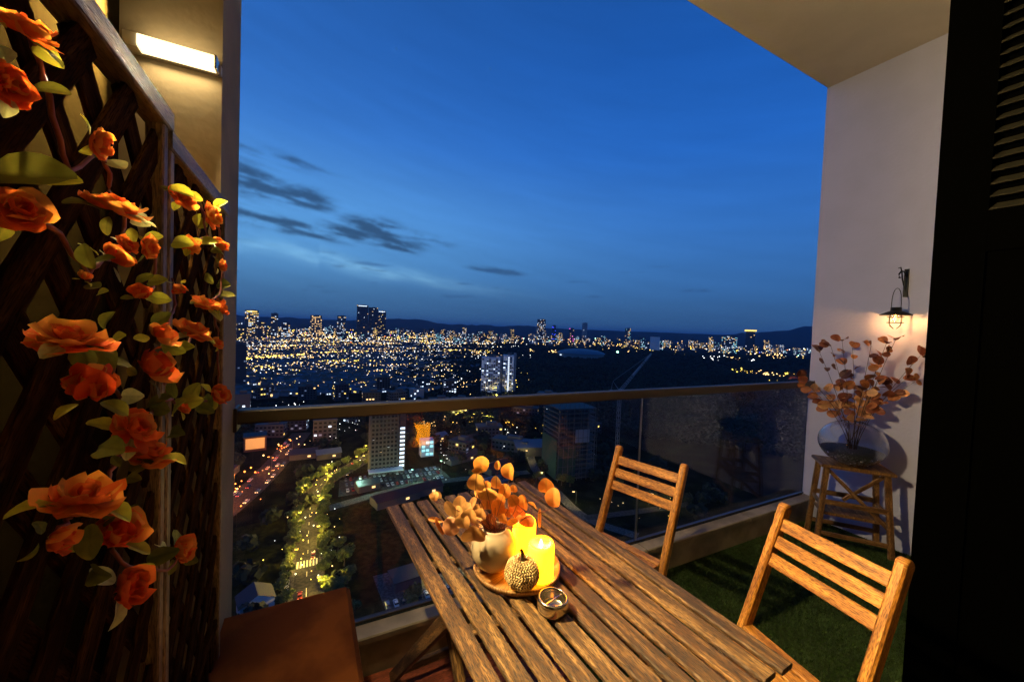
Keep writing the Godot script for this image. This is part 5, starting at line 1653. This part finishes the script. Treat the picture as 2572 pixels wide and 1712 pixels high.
	for k in 26:
		var o: Vector2 = Vector2(rr(18, 92), rr(-150, -122)) if k < 10 else Vector2(rr(8, 16), rr(-235, -150)) if k < 18 else Vector2(rr(86, 130), rr(-255, -180))
		tree(V(o.x, G, o.y), rr(6, 10), "dark tree at the border of the field", "trees at the border of the field")
	for k in 14:
		tree(V(rr(120, 215), G, rr(-320, -185)), rr(7, 11), "dark tree near the building site", "trees near the building site")
	# cars
	var paints := ["car_white", "car_silver", "car_dark", "car_white", "car_red"]
	for k in 15:
		var paint: String = paints[rng.randi() % 5]
		car(V(-9.6 + rr(-0.2, 0.2), G + 0.06, -236 + k * 6.2 + rr(-0.4, 0.4)), rr(-0.05, 0.05), paint, "%s car parked at the kerb of the tree-lined road" % paint.trim_prefix("car_"), "cars parked along the tree-lined road")
	for row in 3:
		for k in 21:
			if rng.randf() < 0.14: continue
			var paint: String = paints[rng.randi() % 5]
			car(V(20 + k * 3.2, G + 0.06, -288.0 + row * 9.5), (PI if row % 2 else 0.0) + rr(-0.04, 0.04), paint, "%s car in the %s row of the car park before the grid tower" % [paint.trim_prefix("car_"), ["first", "second", "third"][2 - row]], "cars in the lit car park")
	for k in 12:
		car(V(27 + k * 3.1, G + 0.06, -150.0 + rr(-0.4, 0.4)), rr(-0.04, 0.04), paints[rng.randi() % 5], "car in the small yard beside the table edge", "cars in the small yard")
	for k in 34:
		var f: float = rng.randf() * (hwy.size() - 2)
		var a: Vector2 = (hwy[int(f)] as Vector2).lerp(hwy[int(f) + 1], f - int(f))
		var d := ((hwy[int(f) + 1] as Vector2) - (hwy[int(f)] as Vector2)).normalized()
		var lane: float = [-6.2, -2.6, 2.6, 6.2][k % 4]
		var o := a + Vector2(-d.y, d.x) * lane
		var turn := atan2(-d.x, -d.y) + (PI if lane > 0.0 else 0.0)
		car(V(o.x, G + 0.12, o.y), turn, paints[rng.randi() % 5], "car with its lights on in the orange lit highway queue", "cars on the orange lit highway", true)
	for k in 7:
		var f: float = rr(4, main.size() - 4)
		var a: Vector2 = (main[int(f)] as Vector2).lerp(main[int(f) + 1], f - int(f))
		var d := ((main[int(f) + 1] as Vector2) - (main[int(f)] as Vector2)).normalized()
		var lane := 2.3 if k % 2 else -2.3
		var o := a + Vector2(-d.y, d.x) * lane
		car(V(o.x, G + 0.12, o.y), atan2(-d.x, -d.y) + (PI if lane > 0.0 else 0.0), paints[rng.randi() % 5], "car driving with headlights on the tree-lined road", "cars driving on the tree-lined road", true)

func near_buildings() -> void:
	# tower with a grid front and a lit stair on its side
	var p := V(47, G, -296)
	var t := thing("grid_tower", "grey tower with a gridded front and a striped lit stair", "building", p, face(p) + 0.12)
	put("core", box(V(18.4, 44, 15.2)), M.window_glass, t, at(V(-1, 22, 0)))
	for i in 14:
		put("floor_slab", box(V(20, 1.35, 16.6)), M.concrete, t, at(V(-1, 1.2 + i * 3.15, 0)))
	for k in 8:
		put("fin", box(V(0.9, 44.4, 0.9)), M.concrete, t, at(V(-10.4 + k * 2.68, 22.2, 7.9)))
	for k in 5:
		put("side_fin", box(V(0.9, 44.4, 0.9)), M.concrete, t, at(V(-10.6, 22.2, -7.0 + k * 3.4)))
	put("crown", box(V(19, 7, 15)), M.wall_brown, t, at(V(-1, 47.8, 0)))
	put("crown_rim", box(V(20.6, 0.8, 16.6)), M.wall_brown, t, at(V(-1, 51.6, 0)))
	put("stair_tower", box(V(4.6, 48, 12)), M.wall_brown, t, at(V(12.0, 24, 0)))
	for i in 10:
		put("stair_window", box(V(3.4, 1.5, 0.3)), M.window_white, t, at(V(12.0, 5.4 + i * 3.15, 6.1)))
	for q in [[-7.7, 26.4, "window_white"], [-2.3, 17.0, "window_warm"], [3.0, 20.2, "window_white"], [-5.0, 10.6, "window_dim"], [5.7, 32.8, "window_dim"], [0.4, 29.6, "window_dim"]]:
		put("lit_window", box(V(1.5, 1.5, 0.2)), M[q[2]], t, at(V(q[0] - 1, q[1], 7.75)))
	put("entrance_canopy", box(V(24, 0.6, 8)), M.wall_white, t, at(V(0, 5.2, 11)))
	# building site: bare storeys, green netting, boards
	p = V(178, G, -243)
	t = thing("unfinished_tower", "dark unfinished tower wrapped in green netting", "building", p, face(p) + 0.5)
	put("core", box(V(22, 52, 20)), M.wall_dark, t, at(V(0, 26, 0)))
	for i in 16:
		put("floor_slab", box(V(32, 0.7, 28)), M.concrete, t, at(V(0, 1.0 + i * 3.5, 0)))
	for k in 6:
		for z in [-13.4, 13.4]:
			put("column", box(V(0.8, 53.5, 0.8)), M.concrete, t, at(V(-15.2 + k * 6.1, 26.8, z)))
	put("netting", box(V(15, 25, 0.25)), M.green_net, t, at(V(-8.6, 13, 14.4)))
	put("netting", box(V(0.25, 30, 26)), M.green_net, t, at(V(-16.4, 15.5, 0)))
	put("hoarding", box(V(12, 10, 0.25)), M.wall_pale, t, at(V(4, 33, 14.4)))
	for k in 9:
		put("scaffold_pole", box(V(0.25, 58, 0.25)), M.pole, t, at(V(-16 + k * 4.0, 29, 15.4)))
	for i in 8:
		put("scaffold_rail", box(V(33, 0.22, 0.22)), M.pole, t, at(V(0, 4 + i * 7.0, 15.6)))
	crane()
	# lit box building by the highway
	p = V(-46, G, -388)
	t = thing("lit_sign_building", "low building with a glowing orange front by the highway", "building", p, face(p))
	put("body", box(V(16, 12, 14)), M.wall_brown, t, at(V(0, 6, 0)))
	put("sign_panel", box(V(13.5, 9.0, 0.4)), M.sign_orange, t, at(V(0, 6.6, 7.3)))
	put("roof", box(V(17, 0.8, 15)), M.roof_grey, t, at(V(0, 12.4, 0)))
	# hall with a blue roof
	p = V(182, G, -296)
	t = thing("warehouse", "long low warehouse under a dull blue roof", "warehouse", p, face(p) + 0.3)
	put("wall", box(V(44, 8, 24)), M.wall_grey, t, at(V(0, 4, 0)))
	var st := start()
	for s in [-1.0, 1.0]:
		quad(st, V(-23, 8, 13 * s), V(-23, 12, 0), V(23, 12, 0), V(23, 8, 13 * s))
	put("roof", done(st), M.roof_metal, t)
	# small building lit cyan white
	p = V(86, G, -322)
	t = thing("lit_block", "small block washed in cyan white light", "building", p, face(p) + 0.2)
	put("body", box(V(11, 14, 9)), M.wall_white, t, at(V(0, 7, 0)))
	for i in 4:
		for k in 3:
			put("window", box(V(2.6, 2.0, 0.2)), M.window_cyan if (i + k) % 3 else M.window_dim, t, at(V(-3.4 + k * 3.4, 2.2 + i * 3.3, 4.6)))
	# white gabled house below the pier
	p = V(-19, G, -168)
	t = thing("white_house", "white gabled house standing alone below the pier", "house", p, face(p) + 0.15)
	st = start()
	add_box(st, V(0, 3.0, 0), V(11, 6.0, 9))
	var gable := start()
	for z in [4.5, -4.5]:
		for v in [V(-5.5, 6.0, z), V(0, 9.0, z), V(5.5, 6.0, z)]: gable.add_vertex(v)
	put("wall", done(st), M.wall_white, t)
	put("gable", done(gable), M.wall_white, t)
	st = start()
	for s in [-1.0, 1.0]:
		quad(st, V(6.1 * s, 5.75, 5.0), V(0, 9.15, 5.0), V(0, 9.15, -5.0), V(6.1 * s, 5.75, -5.0))
	put("roof", done(st), M.roof_grey, t)
	put("window", box(V(1.8, 1.6, 0.15)), M.window_glass, t, at(V(2.6, 3.2, 4.58)))
	# dark roofed pavilion in the yard
	p = V(36, G, -162)
	t = thing("pavilion", "small pavilion with a dark flat roof in the lit yard", "building", p, 0.1)
	put("wall", box(V(11, 4, 9)), M.wall_grey, t, at(V(0, 2, 0)))
	put("roof", box(V(12.4, 0.5, 10.4)), M.roof_grey, t, at(V(0, 4.3, 0)))
	# long roofs beside the side road
	for q in [[46, -243, 28, 12, 0.25, "roof_tile"], [66, -248, 22, 10, 0.15, "roof_tile"], [32, -268, 14, 9, 0.2, "roof_grey"], [110, -300, 30, 14, 0.3, "roof_grey"], [128, -268, 24, 12, 0.4, "roof_tile"], [112, -240, 20, 12, 0.3, "roof_metal"], [-62, -330, 24, 14, -0.2, "roof_grey"], [-70, -290, 20, 14, -0.2, "roof_tile"], [10, -345, 18, 12, 0.1, "roof_metal"], [-8, -352, 20, 14, 0.0, "roof_grey"], [132, -345, 26, 14, 0.3, "roof_tile"], [104, -362, 24, 14, 0.3, "roof_metal"]]:
		t = thing("long_shed", "low long shed with a pitched roof beside the valley streets", "shed", V(q[0], G, q[1]), q[4], "long sheds beside the valley streets")
		put("wall", box(V(q[2], 4.6, q[3])), M.wall_grey, t, at(V(0, 2.3, 0)))
		st = start()
		for s in [-1.0, 1.0]:
			quad(st, V(-q[2] / 2.0 - 0.6, 4.5, (q[3] / 2.0 + 0.7) * s), V(-q[2] / 2.0 - 0.6, 7.2, 0), V(q[2] / 2.0 + 0.6, 7.2, 0), V(q[2] / 2.0 + 0.6, 4.5, (q[3] / 2.0 + 0.7) * s))
		put("roof", done(st), M[q[5]], t)
		put("lit_window", box(V(2.2, 1.3, 0.2)), M.window_warm, t, at(V(q[2] * 0.2, 2.4, q[3] / 2.0 + 0.1)))

func crane() -> void:
	var foot := V(213, G, -226)
	var t := thing("tower_crane", "luffing crane with its pale boom raised over the building site", "crane", foot, 0.0)
	var st := start()
	var mast_top := V(0, 66, 0)
	for a in [V(-1, 0, -1), V(1, 0, -1), V(1, 0, 1), V(-1, 0, 1)]:
		add_tube(st, [a, a + mast_top], 0.18, 0.18, 4)
	for i in 16:
		var y := i * 4.1
		for e in [[V(-1, 0, -1), V(1, 0, -1)], [V(1, 0, -1), V(1, 0, 1)], [V(1, 0, 1), V(-1, 0, 1)], [V(-1, 0, 1), V(-1, 0, -1)]]:
			add_tube(st, [e[0] + V(0, y, 0), e[1] + V(0, y + 4.1, 0)], 0.1, 0.1, 4)
	put("mast", done(st), M.crane_metal, t)
	put("cab", box(V(2.6, 2.6, 3.0)), M.crane_metal, t, at(V(0, 66.5, 1.2)))
	# boom
	var a := V(0, 66, 0); var b := V(26.0, 96.5, 6.0)
	st = start()
	var d := (b - a).normalized()
	var x := d.cross(V(0.3, 0.2, 0.9)).normalized(); var y := d.cross(x)
	var corners := [x * 0.9 + y * 0.9, -x * 0.9 + y * 0.9, -x * 0.9 - y * 0.9, x * 0.9 - y * 0.9]
	for c in corners: add_tube(st, [a + c, b + c * 0.4], 0.16, 0.12, 4)
	for i in 18:
		var p := a.lerp(b, i / 18.0); var q := a.lerp(b, (i + 1) / 18.0)
		for k in 4: add_tube(st, [p + corners[k] * (1 - i / 32.0), q + corners[(k + 1) % 4] * (1 - i / 32.0)], 0.1, 0.1, 4)
	put("boom", done(st), M.crane_metal, t)
	for q in [[0.42, 0.66], [0.80, 0.97]]:
		put("boom_panel", tube([a.lerp(b, q[0]) + x * 0.2, a.lerp(b, q[1]) + x * 0.2], 1.1, 0.9, 4), M.wall_pale, t)
	bar("counter_jib", t, V(0, 66, 0), V(-8, 67, -2), 1.2, 0.6, M.crane_metal)
	put("counterweight", box(V(2.5, 3, 3)), M.concrete, t, at(V(-7.5, 65.5, -1.8)))
	put("tie_rope", tube([V(-6, 74, -1.5), b], 0.1, 0.1, 4), M.crane_metal, t)
	put("gantry", tube([V(0, 66, 0), V(-6, 74, -1.5), V(-7.5, 66, -1.8)], 0.25, 0.2, 4), M.crane_metal, t)

func _ready() -> void:
	rng.seed = 20240611
	land.seed = 9
	land.frequency = 1.0
	land.fractal_octaves = 3
	view_and_light()
	materials()
	balcony()
	louvre_door()
	terrain()
	near_ground()
	near_buildings()
	middle_buildings()
	skyline()
	forest()
	suburb()
	wall_lamp()
	trellis("nearer brown trellis panel with its top rail lit by the lamp", 0.905, 1.49, 1.905, -0.298)
	trellis("farther brown trellis panel against the pier", 0.335, 0.890, 1.868, -0.298)
	garlands()
	table()
	tray()
	table_vase()
	candle("lower front candle glowing yellow with a white flame", V(0.702, 0.6315, 0.852), 0.046, 0.125, 0.4)
	candle("taller yellow glowing candle behind the vase and the lower candle", V(0.700, 0.6315, 0.735), 0.043, 0.150, 1.2)
	pumpkin()
	ashtray()
	chair("folding wooden chair at the far side near the glass", V(1.56, -0.19, 0.41), 0.27)
	chair("folding wooden chair nearest the dark louvred door", V(1.57, -0.19, 1.225), -0.171)
	ottoman()
	stool()
	bowl_vase()
	lantern()
